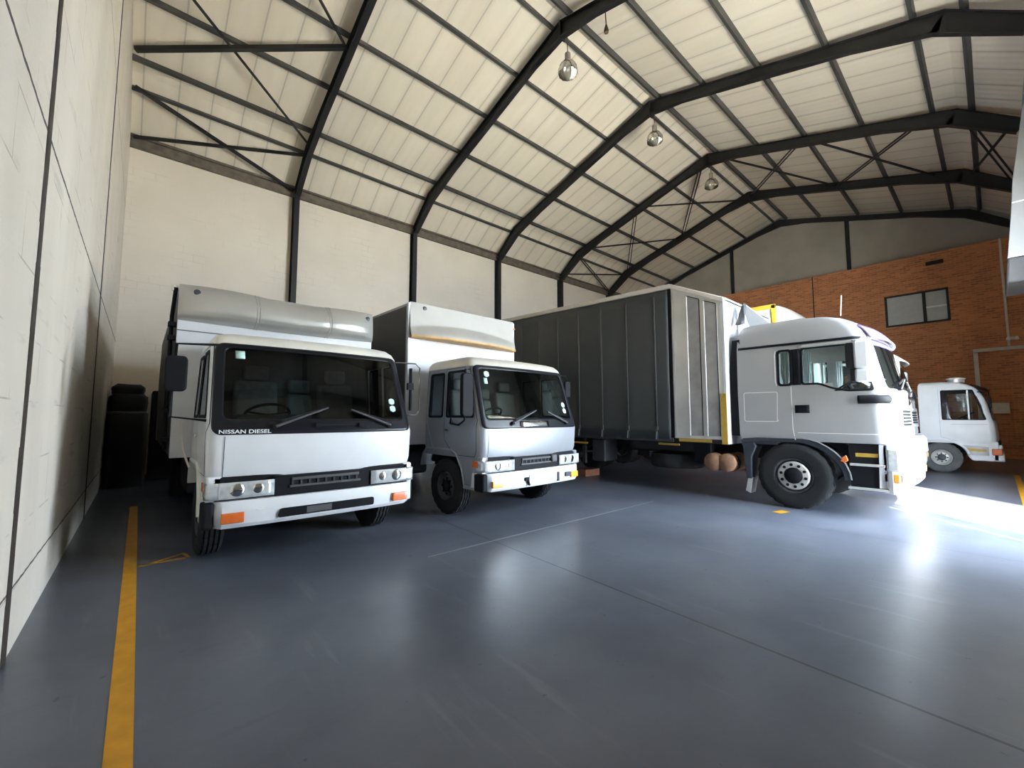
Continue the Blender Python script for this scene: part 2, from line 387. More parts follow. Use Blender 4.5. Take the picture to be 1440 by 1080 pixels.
wl = tag(empty('wall_light', (XBK - .13, -.56, 4.3)), 'small twin wall light on the brick pier beside the pipe', 'lamp')
MB().box(-.05, 0, -.1, .1, -.04, .06).build('mounting_box', M['conduit'], wl, bevel=.01)
MB().lathe([(.03, 0), (.06, -.1), (.05, -.12)], (-.08, -.1, .06), 'z', 12).build('lamp_head', M['reflector'], wl)
MB().lathe([(.03, 0), (.06, -.1), (.05, -.12)], (-.08, .1, .06), 'z', 12).build('lamp_head', M['reflector'], wl)
tag(MB().box(XBK - .15, XBK - .005, -.36, .12, 1.62, 2.0).build('wall_plate', M['conduit'], bevel=.008), 'blank pale board on the brick wall beyond the small white truck', 'board')
tag(MB().box(XBK - .12, XBK - .001, 1.0, 1.5, 7.55, 7.68).build('vent_slot', M['frame_dark']), 'small dark slot under the top of the brick wall', 'vent')

# sheet metal casing at the door wall, right edge
edge = [(3.86, -.30), (3.92, -.27), (4.46, -.32), (5.47, -.43), (5.87, -.46), (7.24, -.66), (8.2, -.76)]
def casing(z0, z1):
    zs = [z0] + [z for z, _ in edge if z0 < z < z1] + [z1]
    def ey(z):
        for (a, b), (c_, d) in zip(edge[:-1], edge[1:]):
            if a <= z <= c_: return b + (d - b) * (z - a) / (c_ - a)
        return edge[-1][1]
    return MB().prism([(ey(z), z) for z in zs] + [(YF + .002, z1), (YF + .002, z0)], 'yz', 12.0, 13.4)
cs = tag(empty('ventilation_duct', (0, 0, 0)), 'grey sheet metal casing leaning off the door wall at the right edge', 'duct')
casing(3.98, 4.45).build('outlet_hood', M['hood'], cs, bevel=.03)
casing(4.47, 5.46).build('duct_section', M['sheet'], cs, bevel=.006)
casing(5.48, 8.15).build('duct_section', M['sheet'], cs, bevel=.006)
for z in (4.46, 5.47):
    casing(z - .01, z + .01).build('flange', M['reflector'], cs)

# portal frames
def ibeam(b, p, q, d0, d1, fw_=.15, t=.018, top=.0):
    """I section from p to q; depth d0..d1 hangs down from the line"""
    p, q = Vector(p), Vector(q); d = (q - p).normalized(); sd = Vector((1, 0, 0)); u = sd.cross(d).normalized()
    if u.z < 0 or (abs(u.z) < .05 and u.y * (RIDGE - p.y) > 0): u = -u
    for off, wdt in ((0, fw_), (1, fw_)):
        a = p - u * (d0 if off else 0); c_ = q - u * (d1 if off else 0)
        vs = []
        for e in (a, c_):
            for sx_, su in ((-1, 0), (1, 0), (1, 1), (-1, 1)): vs.append(e + sd * (sx_ * wdt / 2) + u * ((su - (0 if off else 1)) * t))
        b.add(vs, [(0, 3, 2, 1), (4, 5, 6, 7), (0, 1, 5, 4), (1, 2, 6, 5), (2, 3, 7, 6), (3, 0, 4, 7)])
    vs = []
    for e, dd in ((p, d0), (q, d1)):
        for sx_, su in ((-1, -1), (1, -1), (1, 0), (-1, 0)): vs.append(e + sd * (sx_ * .008) + u * (su * dd))
    b.add(vs, [(0, 3, 2, 1), (4, 5, 6, 7), (0, 1, 5, 4), (1, 2, 6, 5), (2, 3, 7, 6), (3, 0, 4, 7)])
FR = [3.41, 7.57, 11.75, 15.88, 20.02]
ORD = ['first', 'second', 'third', 'fourth', 'fifth']
def along(a, b, t): return (a[0] + (b[0] - a[0]) * t, a[1] + (b[1] - a[1]) * t)
TOP = .11
def frame(x, label, z0=0., gable=False):
    t = tag(empty('portal_frame', (x, 0, 0)), label, 'steel frame', 'steel portal frames of the hall')
    P = [(y, z + TOP) for y, z in PROF]
    for sgn, (eave, knee, ridge) in ((1, (P[0], P[1], P[2])), (-1, (P[4], P[3], P[2]))):
        r = MB()
        dn = .20 if gable else .30
        k1 = along(knee, ridge, .22); k0 = along(knee, ridge, .0); r1 = along(knee, ridge, .83)
        ibeam(r, (0, *knee), (0, *k1), dn + .12, dn); ibeam(r, (0, *k1), (0, *r1), dn, dn); ibeam(r, (0, *r1), (0, *ridge), dn, dn + .14)
        r.build('rafter', M['steel'], t)
        h = MB(); ye = eave[0] - sgn * .16
        e2 = (ye, eave[1] - .02)
        ibeam(h, (0, *knee), (0, *e2), dn + .12, dn + .02)
        h.build('knee_section', M['steel'], t)
        if not gable:
            c_ = MB(); y0 = (YB if sgn > 0 else YF) - sgn * .012; y1 = y0 - sgn * .27
            for ya in (y0, y1): c_.box(-.075, .075, min(ya, ya - sgn * .018), max(ya, ya - sgn * .018), z0, 8.66)
            c_.box(-.008, .008, min(y0, y1), max(y0, y1), z0, 8.66)
            c_.build('column', M['steel'], t)
    if not gable:
        MB().box(-.09, .09, RIDGE - .012, RIDGE + .012, 11.02, 11.52).build('apex_plate', M['steel'], t)
    return t
for i, x in enumerate(FR):
    frame(x, 'black steel portal frame, %s in line from the white end wall' % ORD[i])
frame(XR - .09, 'black steel rafter pair lying against the far gable wall', gable=True)

# purlins run the whole length
rank = ['ridge purlin', 'second purlin from the ridge', 'third purlin from the ridge', 'fourth purlin from the ridge', 'knee purlin', 'lowest purlin near the eave']
for side, nm in ((1, 'on the back slope'), (-1, 'on the door-side slope')):
    for k, off in enumerate((.26, 1.64, 3.08, 4.53, 6.02, 6.72)):
        y = RIDGE + side * off; z = roofz(y) + TOP
        sl = (roofz(y + .02) - roofz(y - .02)) / .04
        b = MB(); dirv = Vector((0, 1, sl)).normalized(); n = Vector((0, -dirv.z, dirv.y))
        def sec(du, dn_, hw_, hh):
            c_ = Vector((0, y, z)) + dirv * du + n * dn_
            rings = []
            for x in (XL, XR - .02):
                rings.append([Vector((x, 0, 0)) + c_ + dirv * (a * hw_) + n * (bb * hh) for a, bb in ((-1, -1), (1, -1), (1, 1), (-1, 1))])
            b.loft(rings)
        sec(-.03, .072, .004, .070); sec(0, .006, .034, .004); sec(0, .140, .034, .004); sec(.032, .016, .003, .012)
        tag(b.build('roof_purlin', M['purlin']), 'dark steel %s %s of the roof' % (rank[k], nm), 'purlin', 'roof purlins')

# wind bracing
def brace(p, q, w_, lab, double=False):
    a = (p[0], p[1], roofz(p[1]) - .03); c_ = (q[0], q[1], roofz(q[1]) - .03)
    b = MB()
    if double:
        d = Vector(c_) - Vector(a); s_ = Vector((d.y, -d.x, 0)).normalized() * .055
        for m_ in (-1, 1): b.bar(Vector(a) + s_ * m_, Vector(c_) + s_ * m_, w_ * .55, w_ * .5)
    else: b.bar(a, c_, w_, w_)
    tag(b.build('wind_brace', M['steel']), lab, 'brace', 'roof wind braces')
x0, x1 = XL + .06, FR[0] - .09
brace((x0, 12.3), (x1, 9.9), .10, 'stout level brace from the white end wall to the first roof frame')
brace((x0, 9.9), (x1, 12.95), .045, 'thin diagonal rod crossing the stout brace above the end wall corner')
brace((x0, 13.25), (x1, 14.35), .075, 'diagonal brace down to the first column head in the corner bay')
brace((x0, 14.3), (x1, 13.35), .07, 'level brace above the eave beam in the corner bay')
brace((x0, 6.9), (x1, 9.9), .05, 'diagonal brace high in the corner bay meeting the first frame')
x0, x1 = FR[3] + .09, FR[4] - .09
for (a, c_, dbl, lab) in (
    (3.8, 6.55, True, 'double angle brace just right of the ridge between fourth and fifth frames'),
    (6.3, 3.6, False, 'single angle brace crossing just right of the ridge, fourth to fifth frame'),
    (.9, 3.5, True, 'double angle brace low on the door-side slope between fourth and fifth frames'),
    (3.4, .9, False, 'single angle brace low on the door-side slope, fourth to fifth frame'),
    (.1, -.8, True, 'stouter brace in the steep door-side eave between fourth and fifth frames'),
    (-.75, .05, False, 'thinner brace in the steep door-side eave between fourth and fifth frames'),
    (7.0, 9.8, True, 'double angle brace just left of the ridge between fourth and fifth frames'),
    (9.5, 7.1, False, 'single angle brace crossing just left of the ridge, fourth to fifth frame'),
    (9.95, 12.95, True, 'double angle brace low on the back slope between fourth and fifth frames'),
    (12.6, 10.0, False, 'single angle brace low on the back slope, fourth to fifth frame'),
    (13.2, 14.3, True, 'stouter brace in the steep back eave above the curtain truck'),
    (14.2, 13.3, False, 'thinner brace in the steep back eave above the curtain truck')):
    brace((x0, a), (x1, c_), .07 if dbl else .05, lab, dbl)

# high bay lamps under the ridge
for i, (x, z) in enumerate(((7.78, 10.38), (11.98, 10.44), (16.1, 10.46))):
    t = tag(empty('high_bay_lamp', (x, RIDGE, z)), ['high bay lamp with ribbed aluminium dome, nearest of three', 'high bay lamp with ribbed aluminium dome, middle of three', 'high bay lamp with ribbed aluminium dome, farthest of three'][i], 'lamp', 'high bay lamps under the ridge')
    n = 24; rings = []
    for r, h in ((.06, .20), (.12, .17), (.19, .10), (.235, 0), (.245, -.10), (.235, -.15)):
        rings.append([((r * (1 + (.035 if k % 2 else -.02))) * math.cos(2 * PI * k / n), (r * (1 + (.035 if k % 2 else -.02))) * math.sin(2 * PI * k / n), h) for k in range(n)])
    MB().loft(rings, caps=False).build('dome_reflector', M['lamp_alu'], t, angle=60)
    MB().lathe([(.02, .16), (.035, .12), (.06, .02), (.05, -.04), (.01, -.065)], (0, 0, 0), 'z', 16).build('bulb', M['bulb'], t)
    MB().lathe([(.07, .2), (.075, .24), (.075, .40), (.05, .42)], (0, 0, 0), 'z', 14).build('ballast_housing', M['lamp_body'], t)
    MB().tube([(0, 0, .41), (0, .01, .8), (0, 0, 1.1 + .05)], .012, 6).build('hanging_cable', M['brown'], t)
pl = tag(empty('pendant_hook', (7.70, 5.45, 10.46)), 'small brown pendant hanging from the second frame beside the ridge', 'hook')
MB().lathe([(.01, .16), (.03, .1), (.055, 0), (.05, -.06), (.01, -.09)], (0, 0, 0), 'z', 12).build('weight', M['brown'], pl)
MB().tube([(0, 0, .14), (-.03, 0, .5)], .012, 6).build('cord', M['brown'], pl)

# ------------------------------------------------------------------ floor markings
tag(MB().add([(-.045, 1.2, .003), (.055, 1.2, .003), (.055, 9.6, .003), (-.045, 9.6, .003)], [(0, 1, 2, 3)]).build('floor_line', M['yellow_line']), 'long yellow line painted on the floor along the white end wall', 'floor line')
ar = MB()
for p, q in (((.07, 5.78), (.44, 5.78)), ((.07, 5.74), (.44, 5.98)), ((.44, 5.98), (.47, 5.80))):
    ar.bar((*p, .003), (*q, .003), .03, .002)
tag(ar.build('floor_mark', M['yellow_line']), 'faint yellow arrow beside the long floor line, before the tarpaulin truck', 'floor mark')
tag(MB().add([(7.55, 2.28, .003), (7.80, 2.22, .003), (7.84, 2.36, .003), (7.58, 2.42, .003)], [(0, 1, 2, 3)]).build('floor_mark', M['yellow_line']), 'short worn yellow dab on the floor beside the big front wheel', 'floor mark')
tag(MB().add([(11.2, -.32, .003), (11.2, -.22, .003), (17.0, -.22, .003), (17.0, -.32, .003)], [(0, 1, 2, 3)]).build('floor_line', M['yellow_line']), 'yellow floor line at the right edge before the small white truck', 'floor line')

# dark covered stack in the corner
pk = tag(empty('covered_stack', (-.12, 13.1, 0)), 'black sheeted stack in the corner beyond the yellow line', 'stack')
def lump(x0, x1, y0, y1, z0, z1, nm):
    rings = []
    for z, g in ((z0, .0), ((z0 + z1) / 2, .015), (z1 - .06, .0), (z1, -.06)):
        r = []
        for k in range(28):
            t = 2 * PI * k / 28; cx, cy = math.cos(t), math.sin(t)
            e = .28; fx = math.copysign(abs(cx) ** e, cx); fy = math.copysign(abs(cy) ** e, cy)
            j = random.uniform(-.012, .012)
            r.append(((x0 + x1) / 2 + fx * ((x1 - x0) / 2 + g + j), (y0 + y1) / 2 + fy * ((y1 - y0) / 2 + g + j), z + random.uniform(-.008, .008)))
        rings.append(r)
    MB().loft(rings).build(nm, M['pile'], pk, angle=60)
lump(-.40, .26, -.9, 1.0, 0, 1.62, 'lower_stack')
lump(-.40, .24, -.6, 1.0, 1.62, 2.0, 'middle_layer')
lump(-.37, .18, -.5, 1.0, 2.0, 2.22, 'top_layer')
tag(MB().box(.20, 1.0, 13.2, 14.2, 0, 2.12).build('dark_crate', M['pile'], bevel=.04), 'low dark crate against the back wall behind the covered stack', 'crate')

# ------------------------------------------------------------------ vehicle helpers
class Cab:
    """cab shell as stacked rounded-plan rings; keys (z, front y, half width, rear y)"""
    def __init__(s, keys, bow, cr, ym, aft, nf=6, F=14, nc=6):
        s.keys = keys; s.bow = bow; s.cr = cr; s.ym = ym; s.aft = aft; s.nf = nf; s.F = F; s.nc = nc
    def val(s, z):
        k = s.keys
        if z <= k[0][0]: return k[0][1:]
        for a, b in zip(k[:-1], k[1:]):
            if z <= b[0]:
                t = (z - a[0]) / (b[0] - a[0]); return tuple(a[i] + (b[i] - a[i]) * t for i in (1, 2, 3))
        return k[-1][1:]
    def side_ys(s, z, d=0.):
        yf, hw, yr = s.val(z); fl = hw - s.cr
        ya = yf + s.bow * (fl / hw) ** 2 + s.cr + d
        ym = max(s.ym, ya + .02)
        ys = [ya + (ym - ya) * k / s.nf for k in range(s.nf + 1)]
        n = len(s.aft)
        return ys + [ym + (yr - d - ym) * ((a - s.ym) / (s.aft[-1] - s.ym)) for a in s.aft]
    def ring(s, z, d=0.):
        yf, hw, yr = s.val(z); fl = hw - s.cr; h = hw - d
        ys = s.side_ys(z, d); pts = []; lab = []
        for i in range(len(ys) - 1, 0, -1): pts.append((-h, ys[i], z)); lab.append(('S', -1, i - 1))
        cy = ys[0]; r = s.cr - 0.
        for k in range(s.nc):
            t = PI / 2 * k / s.nc; pts.append((-fl + (d if 0 else 0) - (r - d) * math.cos(t), cy - r * math.sin(t) + (0), z)); lab.append(('C', -1, k))
        yb = lambda x: yf + d + s.bow * (x / hw) ** 2
        for k in range(s.F + 1):
            x = -fl + 2 * fl * k / s.F; pts.append((x, yb(x), z)); lab.append(('F', 0, k) if k < s.F else ('C', 1, s.nc - 1))
        for k in range(s.nc - 1, -1, -1):
            t = PI / 2 * k / s.nc; pts.append((fl + (r - d) * math.cos(t), cy - r * math.sin(t), z)); lab.append(('C', 1, k - 1) if k else ('S', 1, 0))
        for i in range(1, len(ys)):
            pts.append((h, ys[i], z)); lab.append(('S', 1, i) if i < len(ys) - 1 else ('R', 0, 0))
        return pts, lab
    def shell(s, zs, holes, d=0., bottom=True):
        zs = sorted(set(round(z, 4) for z in list(zs) + [k[0] for k in s.keys]))
        zs = [z for z in zs if z >= s.keys[0][0] - 1e-6]
        rings = [s.ring(z, d) for z in zs]; n = len(rings[0][0]); lab = rings[0][1]
        b = MB(); vs = [p for r in rings for p in r[0]]; fs = []
        for j in range(len(zs) - 1):
            zm = (zs[j] + zs[j + 1]) / 2
            for k in range(n):
                a, c_ = rings[j][0][k], rings[j][0][(k + 1) % n]
                if holes(lab[k], (a[0] + c_[0]) / 2, (a[1] + c_[1]) / 2, zm): continue
                fs.append((j * n + k, j * n + (k + 1) % n, (j + 1) * n + (k + 1) % n, (j + 1) * n + k))
        fs.append(tuple((len(zs) - 1) * n + k for k in range(n)))
        if bottom: fs.append(tuple(range(n))[::-1])
        b.add(vs, fs); return b
    def front(s, off=0.):
        def f(x, z):
            yf, hw, yr = s.val(z); fl = hw - s.cr
            if abs(x) <= fl: return (x, yf + s.bow * (x / hw) ** 2 - off, z)
            e = min(abs(x) - fl, s.cr * .999); cy = yf + s.bow * (fl / hw) ** 2 + s.cr
            nx = e / s.cr; ny = math.sqrt(max(0, 1 - nx * nx))
            return (math.copysign(fl + (s.cr + off) * nx, x), cy - (s.cr + off) * ny, z)
        return f
    def side(s, sd, off=0.):
        def f(y, z):
            yf, hw, yr = s.val(z); fl = hw - s.cr; cy = yf + s.bow * (fl / hw) ** 2 + s.cr
            if y >= cy: return (sd * (hw + off), y, z)
            e = min(cy - y, s.cr * .999) / s.cr
            return (sd * (fl + (s.cr + off) * math.sqrt(1 - e * e)), cy - (s.cr + off) * e, z)
        return f

def rpoly(pts, r, n=5):
    out = []; m = len(pts)
    rs = r if isinstance(r, (list, tuple)) else [r] * m
    for i, p in enumerate(pts):
        a, b = pts[i - 1], pts[(i + 1) % m]; p_ = Vector(p); da = Vector(a) - p_; db = Vector(b) - p_
        ra = min(rs[i], da.length * .45, db.length * .45)
        A = p_ + da.normalized() * ra; B = p_ + db.normalized() * ra
        for k in range(n + 1):
            t = k / n; out.append(tuple(A * (1 - t) ** 2 + p_ * 2 * t * (1 - t) + B * t * t))
    return out
def dense(loop, step=.08):
    out = []
    for a, b in zip(loop, loop[1:] + loop[:1]):
        l = math.hypot(b[0] - a[0], b[1] - a[1]); n = max(1, int(l / step))
        out += [(a[0] + (b[0] - a[0]) * k / n, a[1] + (b[1] - a[1]) * k / n) for k in range(n)]
    return out
def ringpatch(outer, inner, f, b=None):
    """strip between two loops with equal point count, mapped onto a surface"""
    b = b or MB(); n = len(outer); k = 5; vs = []; fs = []
    o2, i2 = [], []
    for a in range(n):                                   # refine long edges equally on both loops
        b0, b1 = outer[a], outer[(a + 1) % n]; c0, c1 = inner[a], inner[(a + 1) % n]
        m = max(1, int(math.hypot(b1[0] - b0[0], b1[1] - b0[1]) / .08))
        for q in range(m):
            t = q / m; o2.append((b0[0] + (b1[0] - b0[0]) * t, b0[1] + (b1[1] - b0[1]) * t)); i2.append((c0[0] + (c1[0] - c0[0]) * t, c0[1] + (c1[1] - c0[1]) * t))
    n = len(o2)
    for j in range(k + 1):
        t = j / k; vs += [f(o2[i][0] * (1 - t) + i2[i][0] * t, o2[i][1] * (1 - t) + i2[i][1] * t) for i in range(n)]
    for j in range(k):
        for i in range(n): fs.append((j * n + i, j * n + (i + 1) % n, (j + 1) * n + (i + 1) % n, (j + 1) * n + i))
    return b.add(vs, fs)
def fillpatch(loop, f, nr=14, ncol=14, b=None):
    b = b or MB(); z0 = min(p[1] for p in loop); z1 = max(p[1] for p in loop); rows = []
    for j in range(nr + 1):
        z = z0 + (z1 - z0) * (j + (1e-3 if j == 0 else -1e-3 if j == nr else 0)) / nr; xs = []
        for a, c_ in zip(loop, loop[1:] + loop[:1]):
            if (a[1] - z) * (c_[1] - z) <= 0 and a[1] != c_[1]: xs.append(a[0] + (c_[0] - a[0]) * (z - a[1]) / (c_[1] - a[1]))
        rows.append((min(xs), max(xs), z))
    vs = [f(a + (c_ - a) * i / ncol, z) for a, c_, z in rows for i in range(ncol + 1)]; w_ = ncol + 1
    return b.add(vs, [(j * w_ + i, j * w_ + i + 1, (j + 1) * w_ + i + 1, (j + 1) * w_ + i) for j in range(nr) for i in range(ncol)])
def grow(pts, d):
    """offset a polygon outwards by d (counter clockwise or clockwise alike)"""
    n = len(pts); ar = sum(pts[i][0] * pts[(i + 1) % n][1] - pts[(i + 1) % n][0] * pts[i][1] for i in range(n)); sg = 1 if ar > 0 else -1
    out = []
    for i in range(n):
        p0, p, p1 = Vector(pts[i - 1]), Vector(pts[i]), Vector(pts[(i + 1) % n])
        e0 = (p - p0).normalized(); e1 = (p1 - p).normalized()
        n0 = Vector((e0.y, -e0.x)) * sg; n1 = Vector((e1.y, -e1.x)) * sg
        bis = n0 + n1; bis = bis / max(.35, (1 + n0.dot(n1)))
        out.append(tuple(p + bis * d))
    return out
def seam(path, f, w_=.006, b=None):
    """a thin groove line along a path on the surface"""
    b = b or MB()
    for p, q in zip(path[:-1], path[1:]):
        l = math.hypot(q[0] - p[0], q[1] - p[1]); nx, ny = -(q[1] - p[1]) / l * w_ / 2, (q[0] - p[0]) / l * w_ / 2; m = max(1, int(l / .08))
        vs = []
        for k in range(m + 1):
            t = k / m; x, y = p[0] + (q[0] - p[0]) * t, p[1] + (q[1] - p[1]) * t; vs += [f(x + nx, y + ny), f(x - nx, y - ny)]
        b.add(vs, [(2 * k, 2 * k + 1, 2 * k + 3, 2 * k + 2) for k in range(m)])
    return b

def wheel(parent, x, y, R, w_, s, style='steel', name='wheel', rub='rubber', steer=0., rr=None):
    """tyre with rim; x = outer face, s = outward side"""
    rr = rr or R * .53
    b = MB(); n = 84; prof = [(rr, .035), (rr + .015, .008), (R * .8, -.004), (R - .05, .0), (R - .018, .016), (R, .035)]
    g = w_ / 5
    for k in range(1, 5): prof += [(R + .001, g * k - .009), (R - .014, g * k - .006), (R - .014, g * k + .006), (R + .001, g * k + .009)]
    prof += [(R, w_ - .035), (R - .018, w_ - .016), (R - .05, w_), (R * .8, w_ + .004), (rr + .015, w_ - .008), (rr, w_ - .035)]
    vs = []; fs = []
    for i, (r, t) in enumerate(prof):
        for k in range(n):
            a = 2 * PI * (k + (.4 if (4 <= i <= len(prof) - 5 and (t // g) % 2) else 0)) / n
            q = r - (.013 if (k % 4 == 0 and 4 <= i <= len(prof) - 5) else 0)
            vs.append((-s * t, q * math.cos(a), q * math.sin(a)))
    m = len(prof)
    for i in range(m):
        j = (i + 1) % m
        for k in range(n): fs.append((i * n + k, i * n + (k + 1) % n, j * n + (k + 1) % n, j * n + k))
    b.add(vs, fs); o = b.build(name, M[rub], parent, angle=30)
    o.location = (x, y, R); o.rotation_euler = (0, 0, steer)
    H = lambda l: [(r, -s * t) for r, t in l]
    if style == 'hub':       # wide flange ring with round holes and a dark hub
        MB().lathe(H([(rr - .001, .02), (rr - .02, .03), (rr - .05, .075), (rr - .06, .09), (.10, .095), (.10, w_ * .8), (rr - .002, w_ * .8)]), (0, 0, 0), 'x', 40, True).build('rim', M['dark_rim'], o)
        fl = MB().lathe(H([(.232, .06), (.232, .025), (.215, .01), (.135, .006), (.125, .02), (.125, .06)]), (0, 0, 0), 'x', 40, True)
        rm = fl.build('rim_flange', M['rim'], o)
        hb = MB().lathe(H([(.124, .05), (.124, -.012), (.10, -.03), (.02, -.034)]), (0, 0, 0), 'x', 24); hb.build('hub_cap', M['black'], o)
        ho = MB()
        for k in range(10):
            a = 2 * PI * (k + .3) / 10; ho.lathe(H([(.024, .03), (.024, .001), (.018, .0005)]), (0, .177 * math.cos(a), .177 * math.sin(a)), 'x', 12)
        ho.build('flange_holes', M['black'], o)
    else:
        mr = M['rim' if style == 'steel' else 'dark_rim']
        MB().lathe(H([(rr - .001, .02), (rr - .012, .012), (rr - .03, .03), (rr - .05, .075), (rr * .66, .09), (rr * .60, .055), (rr * .42, .05), (rr * .40, w_ * .7), (rr - .002, w_ * .7)]), (0, 0, 0), 'x', 36, True).build('rim', mr, o)
        MB().lathe(H([(rr * .39, .06), (rr * .38, .02), (rr * .28, .005), (.01, .0)]), (0, 0, 0), 'x', 20).build('hub_cap', M['dark_rim' if style == 'steel' else 'black'], o)
        ho = MB()
        for k in range(8):
            a = 2 * PI * k / 8; ho.lathe(H([(.017, .07), (.017, .035), (.012, .033)]), (0, rr * .53 * math.cos(a), rr * .53 * math.sin(a)), 'x', 8)
        ho.build('wheel_nuts', M['black'], o)
    return o

def seat(parent, x, y, z, m, w_=.5, h=.75):
    b = MB().box(x - w_ / 2, x + w_ / 2, y, y + .5, z - .16, z)
    o = b.build('seat', m, parent, bevel=.05, seg=3)
    MB().prism([(y + .44, z - .02), (y + .58, z - .02), (y + .68, z + h), (y + .57, z + h)], 'yz', x - w_ / 2 + .01, x + w_ / 2 - .01).build('backrest', m, o, bevel=.045, seg=3)
    MB().box(x - .14, x + .14, y + .58, y + .68, z + h + .02, z + h + .2).build('headrest', m, o, bevel=.04, seg=3)
    return o
def steering(parent, x, y, z, r=.225, tilt=.55):
    pts = []
    for k in range(28):
        t = 2 * PI * k / 28; pts.append((x + r * math.cos(t), y - r * math.sin(t) * math.cos(tilt) * 1, z + r * math.sin(t) * math.sin(tilt)))
    b = MB().tube(pts, .016, 8, True)
    for t in (.3, PI - .3, -PI / 2):
        b.bar((x, y, z), (x + r * math.cos(t), y - r * math.sin(t) * math.cos(tilt), z + r * math.sin(t) * math.sin(tilt)), .03, .02)
    b.tube([(x, y, z), (x, y - .18, z - .35)], .035, 8)
    return b.build('steering_wheel', M['black'], parent)
def wiper(parent, f, piv, elbow, tip, m='black'):
    """arm from pivot to elbow, blade along elbow-tip; points in the windscreen's (x,z)"""
    P = Vector(f(*piv)); E_ = Vector(f(*elbow)); T = Vector(f(*tip)); o = Vector((0, -.035, 0))
    w_ = MB().tube([P + o * .6, P + o, E_ + o * 1.1], [.018, .014, .010], 8).build('wiper_arm', M['grey_arm'], parent)
    b = MB()
    for (a, c_) in ((E_, T),):
        pts = [a.lerp(c_, k / 6) for k in range(7)]
        for p, q in zip(pts[:-1], pts[1:]): b.bar(p + o * .7, q + o * .7, .016, .026)
    b.build('wiper_blade', M['black'], w_)
    MB().lathe([(.028, -.02), (.028, .03), (.015, .04)], tuple(P + o * .4 + Vector((0, 0, 0))), 'y', 12).build('pivot_cap', M[m], w_)
    return w_

def rails(t, y0, y1, x=.40, z0=.62, z1=.86):
    b = MB()
    for s in (-1, 1): b.box(s * x - .04, s * x + .04, y0, y1, z0, z1)
    yy = y0 + .3
    while yy < y1: b.box(-x, x, yy, yy + .08, z0 + .03, z1 - .03); yy += 1.1
    return b.build('chassis', M['chassis'], t, bevel=.008)
def axle(t, y, z, hw_, nm='axle'):
    return MB().tube([(-hw_, y, z), (hw_, y, z)], .055, 12).lathe([(.05, -.2), (.17, -.1), (.17, .1), (.05, .2)], (0, y, z), 'x', 18).build(nm, M['chassis'], t)

